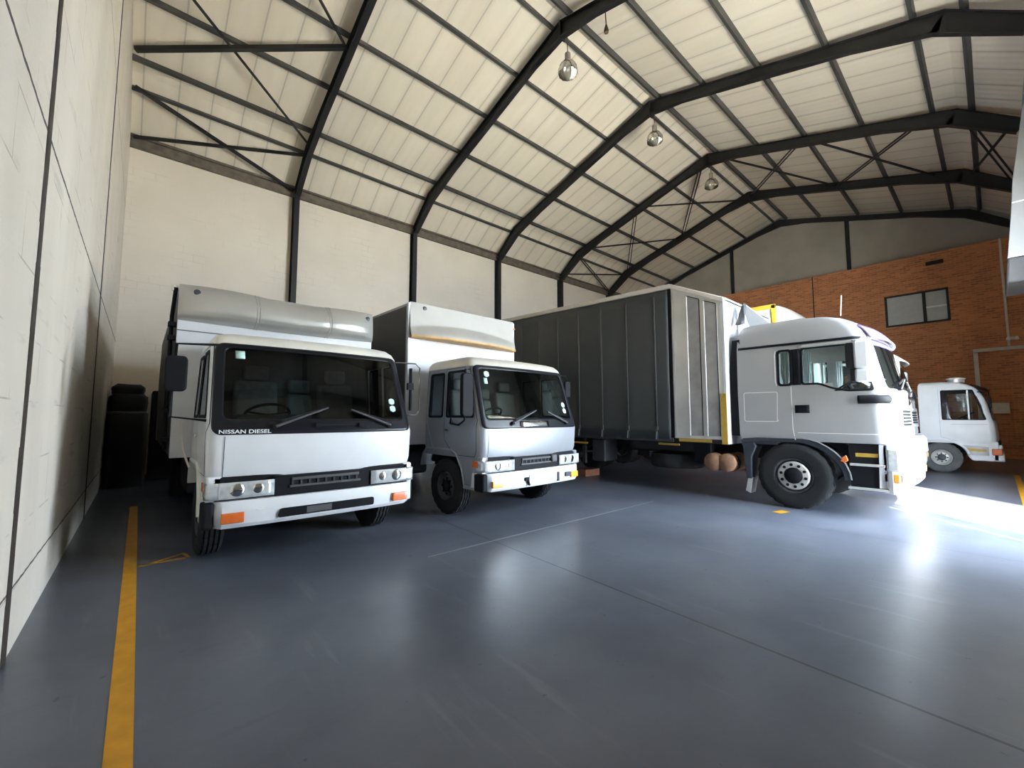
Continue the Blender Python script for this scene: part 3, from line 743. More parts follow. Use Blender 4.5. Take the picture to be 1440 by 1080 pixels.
# ------------------------------------------------------------------ the two medium trucks
def ud_truck(loc, rz, label, tarp):
    t = tag(empty('box_truck', loc, rz), label, 'truck')
    cab = Cab([(.90, .05, 1.055, 1.5), (1.0, .02, 1.07, 1.5), (1.32, .0, 1.075, 1.5), (1.44, .05, 1.07, 1.5), (2.26, .40, 1.03, 1.5), (2.33, .455, 1.01, 1.5), (2.385, .54, .97, 1.48), (2.42, .68, .90, 1.44), (2.44, .88, .80, 1.36)],
              .07, .12, .90, [.95, 1.02, 1.40, 1.5])
    if not tarp: cab.keys = [(z, y * (.74 if z > 1.4 else 1), h + .012, q) for z, y, h, q in cab.keys]
    def holes(l, x, y, z):
        if l[0] == 'F' and 1.452 < z < 2.235: return True
        if l[0] == 'S' and 1.50 < z < 2.19 and (l[2] < 6 or l[2] == 8): return True
        return False
    zs = [1.452, 1.5, 1.7, 1.9, 2.1, 2.19, 2.235]
    paint = M['white'] if tarp else M['pearl']
    cab.shell(zs, lambda l, x, y, z: z > 2.26 or holes(l, x, y, z)).build('cab', paint, t, angle=32)
    part('dusty cab roof with warm reflected light in its colour', cab.shell(zs, lambda l, x, y, z: z < 2.26, bottom=False).build('roof_panel', M['cream'] if tarp else M['dusty_silver'], t, angle=32))
    cab.shell(zs, holes, .03).build('cab_lining', M['interior'], t, angle=32)
    F0, F1 = cab.front(.006), cab.front(.0)
    # roof panel: its colour holds both dust and warm reflected light
    # windscreen with broad black surround
    outer = [(-1.035, 1.325), (1.035, 1.325), (.995, 2.275), (-.995, 2.275)]
    inner = [(-.945, 1.475), (.945, 1.475), (.915, 2.225), (-.915, 2.225)]
    ringpatch(rpoly(outer, .09), rpoly(inner, .07), F0).build('windscreen_surround', M['gloss_black'], t, solid=.006)
    fillpatch(dense(rpoly(inner, .07)), F1, 16, 16).build('windscreen', G_ud, t)
    for s in (-1, 1):
        S0, S1 = cab.side(s, .004), cab.side(s, 0.)
        ya = lambda z: cab.side_ys(z)[0]
        w1 = [(ya(1.5) + .03, 1.52), (.885, 1.52), (.885, 2.17), (ya(2.19) + .035, 2.17)]
        w2 = [(1.035, 1.52), (1.385, 1.52), (1.365, 2.16), (1.035, 2.16)]
        for w_, nm in ((w1, 'door_window'), (w2, 'rear_window')):
            fr = ringpatch(rpoly(grow(w_, .035), .05), rpoly(w_, .04), S0).build(nm + '_seal', M['black'], t, solid=.006)
            fillpatch(dense(rpoly(w_, .04)), S1, 10, 8).build(nm, G_side, t)
        # door skin lines
        d = seam([(.96, 2.24), (.96, 1.30), (.94, 1.14), (.72, .945), (.66, .93), (.20, .93), (.16, 1.0), (.15, 1.44), (ya(2.2) - .06, 2.24), (.96, 2.24)], cab.side(s, .003), .008)
        dr = d.build('door_gap', M['chassis'], t)
        seam([(1.44, 2.2), (1.47, 1.45), (1.38, 1.25), (1.25, .96)], cab.side(s, .003), .012).build('panel_crease', M['grey_paint'], t)
        hd = MB().bar((s * 1.09, .80, 1.30), (s * 1.09, .92, 1.30), .03, .035).bar((s * 1.075, .86, 1.30), (s * 1.10, .86, 1.30), .03, .03)
        hd.build('door_handle', M['chrome'], t, bevel=.006)
        # front corner step panel and wheel arch
        sp = MB().prism([(.06, .47), (.46, .50), (.60, .93), (.06, .93)], 'yz', s * .93, s * 1.055)
        sp.build('step_panel', paint, t, bevel=.02, seg=3)
        MB().box(s * .80, s * 1.07, .10, .48, .455, .50).build('step_tread', M['alu_dark'], t, bevel=.008)
        arch = [(1.62, .70), (1.56, .90), (1.46, .985), (.78, .985), (.66, .93), (.52, .72), (.46, .50)]
        MB().band(arch, -.035, s * .82, s * 1.085).build('wheel_arch', M['silver' if not tarp else 'cream'], t, bevel=.008)
        MB().band([(p[0], p[1] - .0) for p in [(1.56, .72), (1.50, .88), (1.42, .93), (.82, .93), (.72, .88), (.58, .70)]], .03, s * .45, s * .83).build('arch_liner', M['black'], t)
        MB().box(s * 1.055, s * 1.075, .12, .26, .78, .87).build('side_marker_lamp', M['amber'], t, bevel=.01)
        # lamp cluster
        hl = MB().grid(lambda u, v, s=s: (s * (.50 + .565 * math.sin(min(1, u / .95) * PI / 2) ** .75), -.015 + .05 * min(u, .8) ** 2 + (.20 * max(0, (u - .72) / .28) ** 2), .72 + .155 * v), 24, 4)
        hb = hl.build('headlamp', M['lens'], t, solid=.012)
        for xx, r in ((.64, .062), (.815, .066)):
            MB().lathe([(.02, .03), (r, .0), (r * .92, -.006), (r * .5, -.012), (.01, -.014)], (s * xx, -.012, .80), 'y', 20).build('bulb_reflector', M['chrome'], hb)
        MB().box(s * .955, s * .965, -.01, .04, .725, .87).build('lamp_divider', M['grey_paint'], hb)
    # dark grille band between the lamps
    g = MB().box(-.50, .50, .0, .08, .70, .90); gr = g.build('grille', M['black'], t, bevel=.012)
    MB().box(-.34, .36, -.018, .0, .845, .875).box(-.36, .38, -.020, .0, .775, .80).build('grille_bar', M['dark_rim'], gr, bevel=.005)
    sl = MB()
    for k in range(9): sl.box(-.34 + .083 * k, -.32 + .083 * k, -.012, .0, .80, .845)
    sl.build('grille_slats', M['chassis'], gr)
    MB().box(-1.0, 1.0, .06, .4, .64, .92).build('front_apron', M['black'], t, bevel=.01)
    seam([(-.93, 1.31), (-.93, .91)], F0, .006).build('panel_gap', M['chassis'], t)
    # bumper: wraps round both corners, slot in the middle
    rings = []
    for u in [i / 30 for i in range(31)]:
        x = -1.075 + 2.15 * u; ax = abs(x)
        y = -.06 + .05 * (x / 1.07) ** 2 + (.17 * max(0, (ax - .93) / .145) ** 2)
        lift = .05 * max(0, (ax - .9) / .175) ** 2
        rings.append([(x, y + .09, .70), (x, y + .01, .70), (x, y, .68), (x, y - .005, .60), (x, y + .005, .48 + lift), (x, y + .03, .445 + lift), (x, y + .12, .445 + lift)])
    bp = MB().loft(rings).build('bumper', M['white'], t, angle=30)
    for s in (-1, 1):
        cap = MB().box(s * .985, s * 1.085, .0 if s < 0 else .08, .21, .45, .70)
        part('black rubber bumper end', cap.build('bumper_end', M['black'], bp, bevel=.03, seg=3))
        ind = MB().grid(lambda u, v, s=s: (s * (.755 + .185 * u), -.075 + .05 * ((.755 + .185 * u) / 1.07) ** 2, .50 + .095 * v), 8, 2)
        io = ind.build('indicator_lamp', M['amber_pale' if not tarp else 'amber'], bp, solid=.03, bevel=.006)
    if tarp:
        MB().prism(rpoly([(-.47, .497), (.52, .497), (.52, .585), (-.45, .585)], .025), 'xz', -.0685, -.05).build('bumper_slot', M['gloss_black'], bp)
        MB().box(-.20, .05, -.071, -.0685, .51, .572).build('slot_bar', M['dark_rim'], bp)
        MB().prism([(-.66, .598), (-.585, .602), (-.585, .606), (-.66, .603)], 'xz', -.070, -.045).build('scuff_mark', M['lettering'], bp)
    else:
        MB().box(-.24, .38, -.074, -.062, .50, .635).build('number_plate', M['plate'], bp)
        MB().box(-.33, -.26, -.085, -.05, .55, .60).bar((-.28, -.08, .55), (-.25, -.08, .48), .03, .02).build('tow_eye', M['black'], bp)
        MB().box(.40, .43, -.085, -.05, .48, .62).build('plate_bracket', M['dark_rim'], bp)
        MB().box(.60, .74, -.075, -.04, .53, .60).build('bumper_badge', M['navy'], bp, bevel=.01)
        MB().box(.30, .42, -.05, -.005, .775, .90).build('grille_lamp', M['dark_rim'], gr, bevel=.02)
    # wipers, washer trim and stickers
    FW = cab.front(.02)
    wiper(t, FW, (-.50, 1.405), (.02, 1.60), (-.45, 1.455))
    wiper(t, FW, (.74, 1.40), (.28, 1.58), (.70, 1.45))
    if tarp:
        text('NISSAN DIESEL', .052, (-.985, .040, 1.338), (PI / 2, 0, -.095), M['lettering'], t, 'lettering', 1.28)
        MB().bar(FW(-.10, 1.41), FW(.40, 1.41), .02, .02).box(-.12, -.06, -.01, .03, 1.39, 1.43).box(.35, .41, -.01, .03, 1.39, 1.43).build('washer_bar', M['black'], t)
        b = MB(); b.grid(lambda u, v: cab.front(.009)(-.83 + .085 * u, 2.11 + .085 * v), 2, 2); b.build('licence_disc', M['sticker'], t, solid=.002)
        for z in (1.60, 1.69):
            fillpatch(dense(rpoly([(.79, z - .04), (.87, z - .04), (.87, z + .04), (.79, z + .04)], .04)), cab.front(.009), 6, 6).build('licence_disc', M['sticker'], t, solid=.002)
    else:
        MB().grid(lambda u, v: FW(-.34 + .62 * u, 1.345 + .09 * v), 8, 3).build('washer_cover', M['chrome'], t, solid=.012)
        for x, z in ((-.79, 2.14), (.80, 1.60), (.80, 1.70)):
            fillpatch(dense(rpoly([(x - .045, z - .045), (x + .045, z - .045), (x + .045, z + .045), (x - .045, z + .045)], .045)), cab.front(.009), 6, 6).build('licence_disc', M['sticker'], t, solid=.002)
        fillpatch([(-.86, 1.99), (-.80, 1.99), (-.80, 2.08), (-.86, 2.08)], cab.front(.009), 3, 3).build('licence_disc', M['sticker'], t, solid=.002)
    # mirrors
    if tarp:
        m = MB().tube([(-.98, .42, 2.24), (-1.32, .30, 2.20), (-1.34, .30, 1.50), (-1.05, .22, 1.46)], .014, 8).build('mirror_arm', M['black'], t)
        mb = MB().prism(rpoly([(-1.40, 1.74), (-1.23, 1.74), (-1.23, 2.08), (-1.40, 2.08)], .05), 'xz', .24, .31).build('mirror_housing', M['black'], m, bevel=.012)
        m = MB().tube([(.99, .42, 2.22), (1.24, .34, 2.22), (1.30, .33, 2.16), (1.30, .33, 1.58), (1.25, .33, 1.52), (1.07, .26, 1.52)], .010, 8).build('mirror_arm', M['chrome'], t)
        MB().tube([(1.17, .34, 2.15), (1.17, .34, 1.58)], .022, 8).box(1.12, 1.20, .31, .36, 1.86, 1.95).build('mirror_housing', M['black'], m)
    else:
        m = MB().tube([(-1.0, .40, 2.20), (-1.20, .26, 2.18), (-1.21, .26, 1.45), (-1.18, .45, 1.38), (-1.12, .75, 1.40), (-1.06, .80, 1.50)], .014, 8).build('mirror_arm', M['black'], t)
        MB().prism(rpoly([(-1.29, 1.50), (-1.10, 1.50), (-1.10, 2.12), (-1.29, 2.12)], .06), 'xz', .20, .27).build('mirror_housing', M['black'], m, bevel=.012)
        m = MB().tube([(1.0, .45, 2.24), (1.16, .38, 2.24), (1.2, .38, 2.15), (1.2, .38, 1.8)], .012, 8).build('mirror_arm', M['black'], t)
        MB().prism(rpoly([(1.12, 1.85), (1.26, 1.85), (1.26, 2.14), (1.12, 2.14)], .04), 'xz', .35, .40).build('mirror_housing', M['black'], m, bevel=.01)
    # inside the cab
    MB().prism([(.14, .95), (.14, 1.38), (.22, 1.44), (.44, 1.42), (.55, 1.28), (.55, .95)], 'yz', -.95, .95).build('dashboard', M['dash'], t, bevel=.02)
    MB().prism([(.30, 1.40), (.36, 1.50), (.46, 1.53), (.56, 1.47), (.58, 1.36)], 'yz', -.80, -.18).build('instrument_cowl', M['dash'], t, bevel=.03, seg=3)
    steering(t, -.46, .64, 1.52)
    sm = M['fabric'] if tarp else M['beige']
    seat(t, -.46, .75, 1.20, sm); seat(t, .52, .75, 1.20, sm); seat(t, .06, .80, 1.20, sm, .34, .6)
    # running gear
    rails(t, .5, 7.2)
    axle(t, 1.0, .42, .9, 'front_axle'); axle(t, 5.6, .42, .9, 'rear_axle')
    for s in (-1, 1):
        wheel(t, s * 1.04, 1.0, .425, .225, s, 'dark', 'front_wheel', steer=0.)
        wheel(t, s * 1.06, 5.6, .425, .215, s, 'dark', 'rear_wheel'); wheel(t, s * .82, 5.6, .425, .215, s, 'dark', 'rear_wheel')
        MB().box(s * .60, s * 1.05, 2.2, 3.3, .48, .92).build('fuel_tank', M['chassis'], t, bevel=.06, seg=3)
    # body
    hw = 1.235; y0, y1 = (1.75, 7.3) if tarp else (1.85, 8.0); zb, zt = (1.0, 3.08) if tarp else (1.02, 3.47); xo = -.03 if tarp else .0
    if tarp:
        MB().box(xo - hw, xo + hw, y0, y0 + .05, zb, zt - .02).build('front_bulkhead', M['bodywhite'], t, bevel=.008)
        seam([(-hw + xo, 2.57), (hw + xo, 2.57)], lambda x, z: (x, y0 - .003, z), .012).build('bulkhead_seam', M['dark_rim'], t)
        MB().box(xo - hw + .01, xo + hw - .01, y0 + .05, y1, zb, zb + .22).build('cargo_deck', M['chassis'], t)
        # dark side curtain hung in shallow folds, with roof
        for s in (-1, 1):
            MB().grid(lambda u, v, s=s: (xo + s * (hw - .01 + .018 * math.sin(u * 70) * math.sin(PI * v)), y0 + .05 + (y1 - y0 - .05) * u, zb + .02 + (zt - zb - .04) * v), 90, 8).build('side_curtain', M['darktarp'], t, solid=.012)
        MB().box(xo - hw, xo + hw, y1 - .05, y1, zb, zt - .02).build('rear_bulkhead', M['bodywhite'], t)
        MB().grid(lambda u, v: (xo - hw + 2 * hw * u, y0 + (y1 - y0) * v, zt + .05 * math.sin(PI * u) + .012 * math.sin(v * 44)), 20, 50).build('roof_sheet', M['fairing'], t, solid=.02)
        # rope cleats and strap down the front corner
        st_ = MB().tube([(xo - hw - .03, y0 + .02, 3.10), (xo - hw - .05, y0 + .12, 2.75), (xo - hw - .05, y0 + .12, 1.1)], .022, 8)
        for z in (2.62, 2.45, 1.9, 1.55, 1.2): st_.box(xo - hw - .085, xo - hw + .0, y0 + .03, y0 + .16, z, z + .05)
        st_.build('corner_strap', M['black'], t)
        MB().lathe([(.03, 0), (.035, .02), (.035, .07), (.02, .08)], (xo - hw - .04, y0 + .05, 3.06), 'z', 10).build('corner_roller', M['conduit'], t)
        MB().tube([(-1.17, y0 - .05, 1.42), (-1.15, y0 - .20, 1.10), (-1.10, .95 + .3, .92)], .012, 6).build('air_hose', M['conduit'], t)
        # bulged fairing across the top front
        sec = [(0., 3.13), (-.07, 3.10), (-.15, 3.03), (-.215, 2.94), (-.245, 2.86), (-.24, 2.79), (-.20, 2.735), (-.13, 2.70), (-.03, 2.685), (.01, 2.68)]
        def fair(u, v):
            x = xo - hw + 2 * hw * u; k = v * (len(sec) - 1); i = min(int(k), len(sec) - 2); f = k - i
            y, z = sec[i][0] + (sec[i + 1][0] - sec[i][0]) * f, sec[i][1] + (sec[i + 1][1] - sec[i][1]) * f
            e = abs(2 * u - 1); a = .16 + .84 * (1 - e ** 5) ** .8
            for sx in (.34, .71):
                q = abs(u - sx) / .018
                if q < 1: a *= .96 + .04 * q
            return (x, y0 - .003 + y * a, z + .02 * math.sin(u * 9) * (1 - v) - .015 * (1 - e ** 2) * v + .015)
        fo = MB().grid(fair, 60, 27).build('wind_fairing', M['fairing'], t, angle=60)
        for sx in (.33, .345, .705, .72):
            MB().tube([Vector(fair(sx, v / 20)) + Vector((0, -.003, 0)) for v in range(21)], .007, 6).build('fairing_seam', M['fairing'], fo)
        for sx in (.07, .955):
            p = fair(sx, .23); MB().lathe([(.036, .03), (.036, -.012), (.02, -.018)], p, 'y', 16).build('marker_lamp', M['navy'], fo)
    else:
        MB().box(xo - hw, xo + hw, y0 + .04, y1, zb, zt).build('cargo_box', M['pearl'], t, bevel=.012)
        for s in (-1, 1):
            MB().box(xo + s * (hw - .035), xo + s * (hw + .012), y0 + .0, y0 + .06, zb - .02, zt + .0).build('corner_trim', M['bodywhite'], t, bevel=.008)
            MB().box(xo + s * (hw + .001), xo + s * (hw + .006), y0 + .10, y1, zb + .01, zt - .05).build('shaded_side_skin', M['darktarp'], t)  # dark sheet paints in the shade of the unlit box side
        MB().box(xo - hw + .03, xo + hw - .03, y0 + .01, y0 + .04, zb + .01, 2.86).build('front_bulkhead', M['bodywhite'], t)
        def fair(u, v):
            x = xo - hw + .015 + (2 * hw - .03) * u; e = abs(2 * u - 1)
            z = 3.49 - .60 * v
            low = .74 - .20 * (1 - e ** 2.2)             # where the scoop turns out, an arc
            a = .03 + .05 * v
            k = max(0, (v - low) / (1 - low)); a += (.02 + .20 * (1 - e ** 3)) * math.sin(k * PI / 2) ** 1.3
            return (x, y0 + .035 - a, z)
        fo = MB().grid(fair, 48, 40).build('wind_fairing', M['fairing_matt'], t, angle=60)
        MB().loft([[Vector(fair(k / 48, 1)) + Vector((0, a, b)) for a, b in ((-.012, .006), (.02, .006), (.26, -.03), (.26, -.045), (0., -.036), (-.014, -.02))] for k in range(49)]).build('fairing_lip', M['orange_seam'], fo)
        p = fair(.12, .13); MB().lathe([(.036, .03), (.036, -.012), (.02, -.018)], p, 'y', 16).build('marker_lamp', M['navy'], fo)
        MB().box(xo + hw - .02, xo + hw + .02, y0 - .02, y0 + .05, 3.33, 3.36).build('marker_lamp', M['amber'], fo)
    MB().box(-.9, .9, 1.52, 1.70, .75, 2.0).build('engine_snorkel', M['black'], t, bevel=.03)
    return t
ud_truck((1.555, 4.84, 0), 0, 'white truck with bulging silver front fairing and dark tarpaulin sides, beside the end wall', True)
ud_truck((4.68, 4.74, 0), math.radians(1.6), 'smaller looking white box truck between the tarpaulin truck and the tall curtain truck', False)

# ------------------------------------------------------------------ tall cab-over trucks
def tall_cab(t, full=True, steer=0.):
    hw = 1.225
    cab = Cab([(1.10, -.02, 1.215, 2.06), (1.18, -.03, 1.225, 2.09), (1.90, .0, 1.225, 2.10), (2.02, .03, 1.222, 2.10), (2.62, .15, 1.205, 2.10), (2.72, .19, 1.20, 2.10), (2.85, .25, 1.185, 2.09), (2.98, .36, 1.15, 2.08), (3.07, .49, 1.11, 2.06), (3.125, .66, 1.06, 2.02), (3.16, .95, .99, 1.95), (3.175, 1.3, .90, 1.85)],
              .13, .17, 1.10, [1.13, 1.27, 1.43, 1.48, 2.1], F=14)
    dip = lambda k: k < 4
    def holes(l, x, y, z):
        if l[0] == 'F' and 1.90 < z < 2.72: return True
        if l[0] == 'S' and 2.03 < z < 2.61 and (l[2] < 6 or l[2] == 8 or l[2] == 9): return True
        if l[0] == 'S' and 1.90 < z < 2.03 and l[2] < 3: return True
        return False
    zs = [1.3, 1.5, 1.7, 1.90, 1.97, 2.03, 2.2, 2.4, 2.61, 2.72]
    cab.shell(zs, holes).build('cab', M['silver'], t, angle=32)
    cab.shell(zs, holes, .035).build('cab_lining', M['interior_pale'] if full else M['interior'], t, angle=32)
    F0, F1 = cab.front(.006), cab.front(0)
    outer = [(-1.08, 1.87), (1.08, 1.87), (1.04, 2.76), (-1.04, 2.76)]; inner = [(-1.00, 1.925), (1.00, 1.925), (.97, 2.70), (-.97, 2.70)]
    ringpatch(rpoly(outer, .1), rpoly(inner, .08), F0).build('windscreen_surround', M['gloss_black'] if not full else M['silver'], t, solid=.006)
    fillpatch(dense(rpoly(inner, .08)), F1, 14, 16).build('windscreen', G_man, t)
    ya = lambda z: cab.side_ys(z)[0]
    for s in (-1, 1):
        S0, S1 = cab.side(s, .005), cab.side(s, 0.)
        w1 = [(ya(1.91) - .03, 1.915), (.52, 1.915), (.70, 1.96), (.88, 2.045), (1.09, 2.045), (1.09, 2.60), (ya(2.60) - .01, 2.60)]
        w2 = [(1.275, 2.045), (1.425, 2.045), (1.425, 2.595), (1.275, 2.595)]
        ringpatch(rpoly(grow(w1, .03), .05), rpoly(w1, .04), S0).build('door_window_seal', M['black'], t, solid=.006)
        fillpatch(dense(rpoly(w1, .04)), S1, 12, 14).build('door_window', G_man, t)
        ringpatch(rpoly(grow(w2, .035), .06), rpoly(w2, .05), S0).build('quarter_window_seal', M['black'], t, solid=.006)
        fillpatch(dense(rpoly(w2, .05)), S1, 8, 4).build('quarter_window', G_man, t)
        MB().grid(lambda u, v: S0(1.12 + .13 * u, 2.02 + .60 * v), 3, 3).build('pillar_panel', M['black'], t, solid=.004)
        # white edge of the sleeper window, black drip rail, locker and shut lines
        seam([(1.475, 2.02), (1.49, 2.10), (1.49, 2.55), (1.475, 2.62)], cab.side(s, .004), .022).build('window_highlight_trim', M['reflector'], t)
        dr = MB()
        dr.grid(lambda u, v: cab.side(s, .012 + .010 * math.sin(PI * v))(.34 + 1.73 * u, 2.690 + .012 * u + .035 * v), 20, 3)
        dr.build('drip_rail', M['black'], t, solid=.01)
        MB().grid(lambda u, v: cab.side(s, .010)(.34 + .80 * u, 2.625 + .05 * v), 10, 2).build('roof_gutter', M['alu'], t, solid=.01)
        seam(rpoly([(1.47, 1.42), (2.0, 1.42), (2.0, 1.92), (1.47, 1.92)], .03) + [(1.49, 1.42)], cab.side(s, .003), .010).build('locker_door', M['reflector'], t)
        seam([(1.265, 2.0), (1.265, 1.30), (1.24, 1.12)], cab.side(s, .003), .012).build('door_gap', M['reflector'], t)
        seam([(.12, 1.24), (1.2, 1.24)], cab.side(s, .003), .008).build('sill_line', M['reflector'], t)
        h = MB(); h.grid(lambda u, v: cab.side(s, .012)(1.02 + .20 * u, 1.56 + .13 * v), 4, 2); ho = h.build('door_handle', M['black'], t, solid=.012)
        MB().bar(Vector(S0(1.13, 1.56)) + Vector((s * .02, 0, 0)), Vector(S0(1.13, 1.69)) + Vector((s * .02, 0, 0)), .01, .01).build('handle_bar', M['alu'], ho)
        # fender band over the wheel, with a bright lip
        # wheel opening follows a flat topped arc
        arc = [(2.06, 1.12), (1.72, 1.16), (1.45, 1.16)] + [(1.30 + .76 * math.cos(a), .52 + .645 * math.sin(a)) for a in [PI / 2 + PI / 2 * .98 * k / 9 for k in range(1, 10)]]
        MB().band(arc, .085, s * .86, s * 1.22).build('fender', M['navy'], t, bevel=.01)
        MB().band([(p[0] + .002, p[1] + .004) for p in arc], -.016, s * 1.20, s * 1.232).build('fender_lip', M['silver'], t)
        MB().box(s * .95, s * 1.20, 1.50, 2.08, 1.02, 1.15).build('sill_cover', M['navy'], t, bevel=.02)
        MB().prism([(.585, .92), (.635, .88), (.66, .82), (.60, .80), (.555, .84)], 'yz', s * 1.215, s * 1.245).build('side_marker_lamp', M['amber'], t, bevel=.01)
        # step well
        MB().box(s * .78, s * 1.17, .12, .56, .40, 1.10).build('step_well', M['gloss_black'], t, bevel=.01)
        MB().box(s * .95, s * 1.225, .14, .55, .765, .80).build('step_tread', M['alu'], t, bevel=.006)
        MB().box(s * .95, s * 1.235, .10, .58, .415, .45).build('step_tread', M['alu'], t, bevel=.006)
        MB().box(s * 1.168, s * 1.178, .22, .48, .90, .955).build('reflector_strip', M['yellow_tape'], t)
        MB().box(s * 1.17, s * 1.235, .06, .115, .40, .72).box(s * 1.17, s * 1.20, .10, .16, .72, 1.08).build('step_bracket', M['alu_dark'], t, bevel=.006)
        # mirrors
        m = MB().tube([(s * 1.17, .45, 2.66), (s * 1.36, .36, 2.64), (s * 1.38, .36, 2.02), (s * 1.23, .26, 1.98)], .022, 8).build('mirror_arm', M['silver'], t)
        MB().prism(rpoly([(s * 1.28, 2.22), (s * 1.50, 2.22), (s * 1.50, 2.60), (s * 1.28, 2.60)], .04), 'xz', .37, .48).build('mirror_housing', M['gloss_black'], m, bevel=.05, seg=4)
        MB().prism(rpoly([(s * 1.28, 2.02), (s * 1.49, 2.02), (s * 1.49, 2.20), (s * 1.28, 2.20)], .04), 'xz', .36, .44).build('mirror_housing', M['gloss_black'], m, bevel=.05, seg=4)
        MB().prism(rpoly([(s * 1.27, 2.21), (s * 1.51, 2.21), (s * 1.51, 2.61), (s * 1.27, 2.61)], .04), 'xz', .20, .38).build('mirror_shell', M['white'], m, bevel=.03, seg=3)
        MB().prism(rpoly([(s * 1.27, 2.01), (s * 1.50, 2.01), (s * 1.50, 2.20), (s * 1.27, 2.20)], .04), 'xz', .21, .38).build('mirror_shell', M['white'], m, bevel=.03, seg=3)
        MB().grid(lambda u, v: cab.side(s, .02 + .03 * math.sin(PI * v))(.04 + .36 * u, 1.70 + .115 * v), 10, 4).build('corner_deflector', M['black'], t, solid=.02)
        # lamps in the bumper corner
        b = MB().loft([[(s * x, y + .10 * ((x - .6) / .6) ** 3, z) for (y, z) in ((-.13, .70), (-.14, .74), (-.135, 1.0), (-.10, 1.05), (.10, 1.05), (.10, .70))] for x in (.62, .75, .88, 1.0, 1.10, 1.17)])
        hl = b.build('headlamp', M['lens'], t, bevel=.01)
        part('clear wrap round lamp side', MB().box(s * 1.16, s * 1.228, -.01, .115, .72, 1.03).build('lamp_side', M['lens'], hl, bevel=.02, seg=3))
        MB().box(s * 1.05, s * 1.215, -.02, .13, .47, 1.10).build('bumper_corner', M['white'], t, bevel=.02, seg=3)
        MB().box(s * 1.16, s * 1.226, -.01, .06, .56, .68).build('indicator_side', M['amber_pale'], hl, bevel=.01)
        MB().loft([[(s * x, y + .10 * ((x - .6) / .6) ** 3, z) for (y, z) in ((-.13, .56), (-.135, .60), (-.135, .66), (-.12, .68), (.06, .68), (.06, .56))] for x in (.95, 1.05, 1.13, 1.20)]).build('indicator_lamp', M['amber_pale'], hl, bevel=.006)
        # side air deflector behind the cab
        MB().loft([[(s * 1.17, 2.08, z), (s * 1.19, 2.05, z), (s * (1.19 - .03 * max(0, k)), 2.30 - .16 * abs(k - .35), z), (s * (1.16 - .03 * max(0, k)), 2.30 - .16 * abs(k - .35), z)] for k, z in [(q / 8, 1.16 + 1.74 * q / 8) for q in range(9)]]).build('side_deflector', M['black'], t)
    # front panels
    ringpatch(rpoly(grow([(-.55, 1.34), (.55, 1.34), (.50, 1.62), (-.50, 1.62)], .06), .06), rpoly([(-.55, 1.34), (.55, 1.34), (.50, 1.62), (-.50, 1.62)], .05), F0).build('grille_frame', M['silver'], t, solid=.03)
    b = MB()
    for k in range(5): b.grid(lambda u, v, k=k: cab.front(.008)(-.54 + 1.08 * u, 1.36 + .052 * k + .03 * v), 12, 1)
    b.build('grille_slats', M['black'], t, solid=.012)
    rings = []
    for u in [i / 26 for i in range(27)]:
        x = -1.20 + 2.4 * u; y = -.14 + .10 * (abs(x) / 1.2) ** 3
        rings.append([(x, y + .24, 1.09), (x, y + .05, 1.09), (x, y + .03, 1.04), (x, y + .03, .70), (x, y, .66), (x, y + .01, .50), (x, y + .06, .46), (x, y + .26, .46)])
    MB().loft(rings).build('bumper', M['white'], t, angle=30)
    FW = cab.front(.02)
    wiper(t, FW, (-.55, 1.93), (-.05, 2.10), (-.55, 2.0)); wiper(t, FW, (.30, 1.93), (.80, 2.10), (.30, 2.0))
    # sun visor
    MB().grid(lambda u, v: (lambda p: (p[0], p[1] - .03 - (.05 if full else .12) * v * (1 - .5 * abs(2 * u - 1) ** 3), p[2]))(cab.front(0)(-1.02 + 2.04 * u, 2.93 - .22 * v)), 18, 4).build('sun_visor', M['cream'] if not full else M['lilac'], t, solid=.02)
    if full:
        fillpatch([(-.97, 2.60), (.97, 2.60), (.96, 2.69), (-.96, 2.69)], cab.front(-.006), 3, 16).build('windscreen_purple_band', M['purple'], t)  # purple strip along the top of the windscreen
    # inside
    MB().prism([(.20, 1.3), (.16, 1.88), (.30, 1.96), (.52, 1.93), (.60, 1.75), (.60, 1.3)], 'yz', -1.08, 1.08).build('dashboard', M['dash'], t, bevel=.02)
    steering(t, -.55, .62, 2.02, .23)
    seat(t, -.55, .78, 1.62, M['fabric']); seat(t, .55, .78, 1.62, M['fabric'])
    if full:
        for s, xs_ in ((-1, -1.10), (1, 1.10)):
            for (a, c_) in ((1.00, 1.10), (1.28, 1.44)):
                MB().grid(lambda u, v: (xs_ + .012 * math.sin(u * 20), a + (c_ - a) * (u if v > .35 else .5 + (u - .5) * (.55 + v)), 2.0 + .60 * v), 14, 8).build('cab_curtain', M['curtain_white'], t, solid=.004)
        MB().grid(lambda u, v: (-.85 + .25 * u, 1.02 + .04 * math.sin(u * 16), 1.95 + .45 * v), 14, 6).build('cab_curtain', M['curtain_white'], t, solid=.004)
        MB().box(-1.0, 1.0, 1.35, 1.95, 1.55, 1.72).build('bunk', M['fabric'], t, bevel=.05, seg=3)
    for s in (-1, 1):
        wheel(t, s * 1.225, 1.30, .535, .31, s, 'hub', 'front_wheel', steer=steer)
    axle(t, 1.30, .52, .95, 'front_axle')
    return cab

t = tag(empty('curtain_side_truck', (9.34, .95, 0)), 'tall silver cab truck with dark grey curtain sided body, largest in the hall', 'truck')
tall_cab(t)
tC = t
MB().tube([(-.95, .60, 3.12), (-.93, .58, 3.45)], .006, 6).build('aerial', M['conduit'], t)
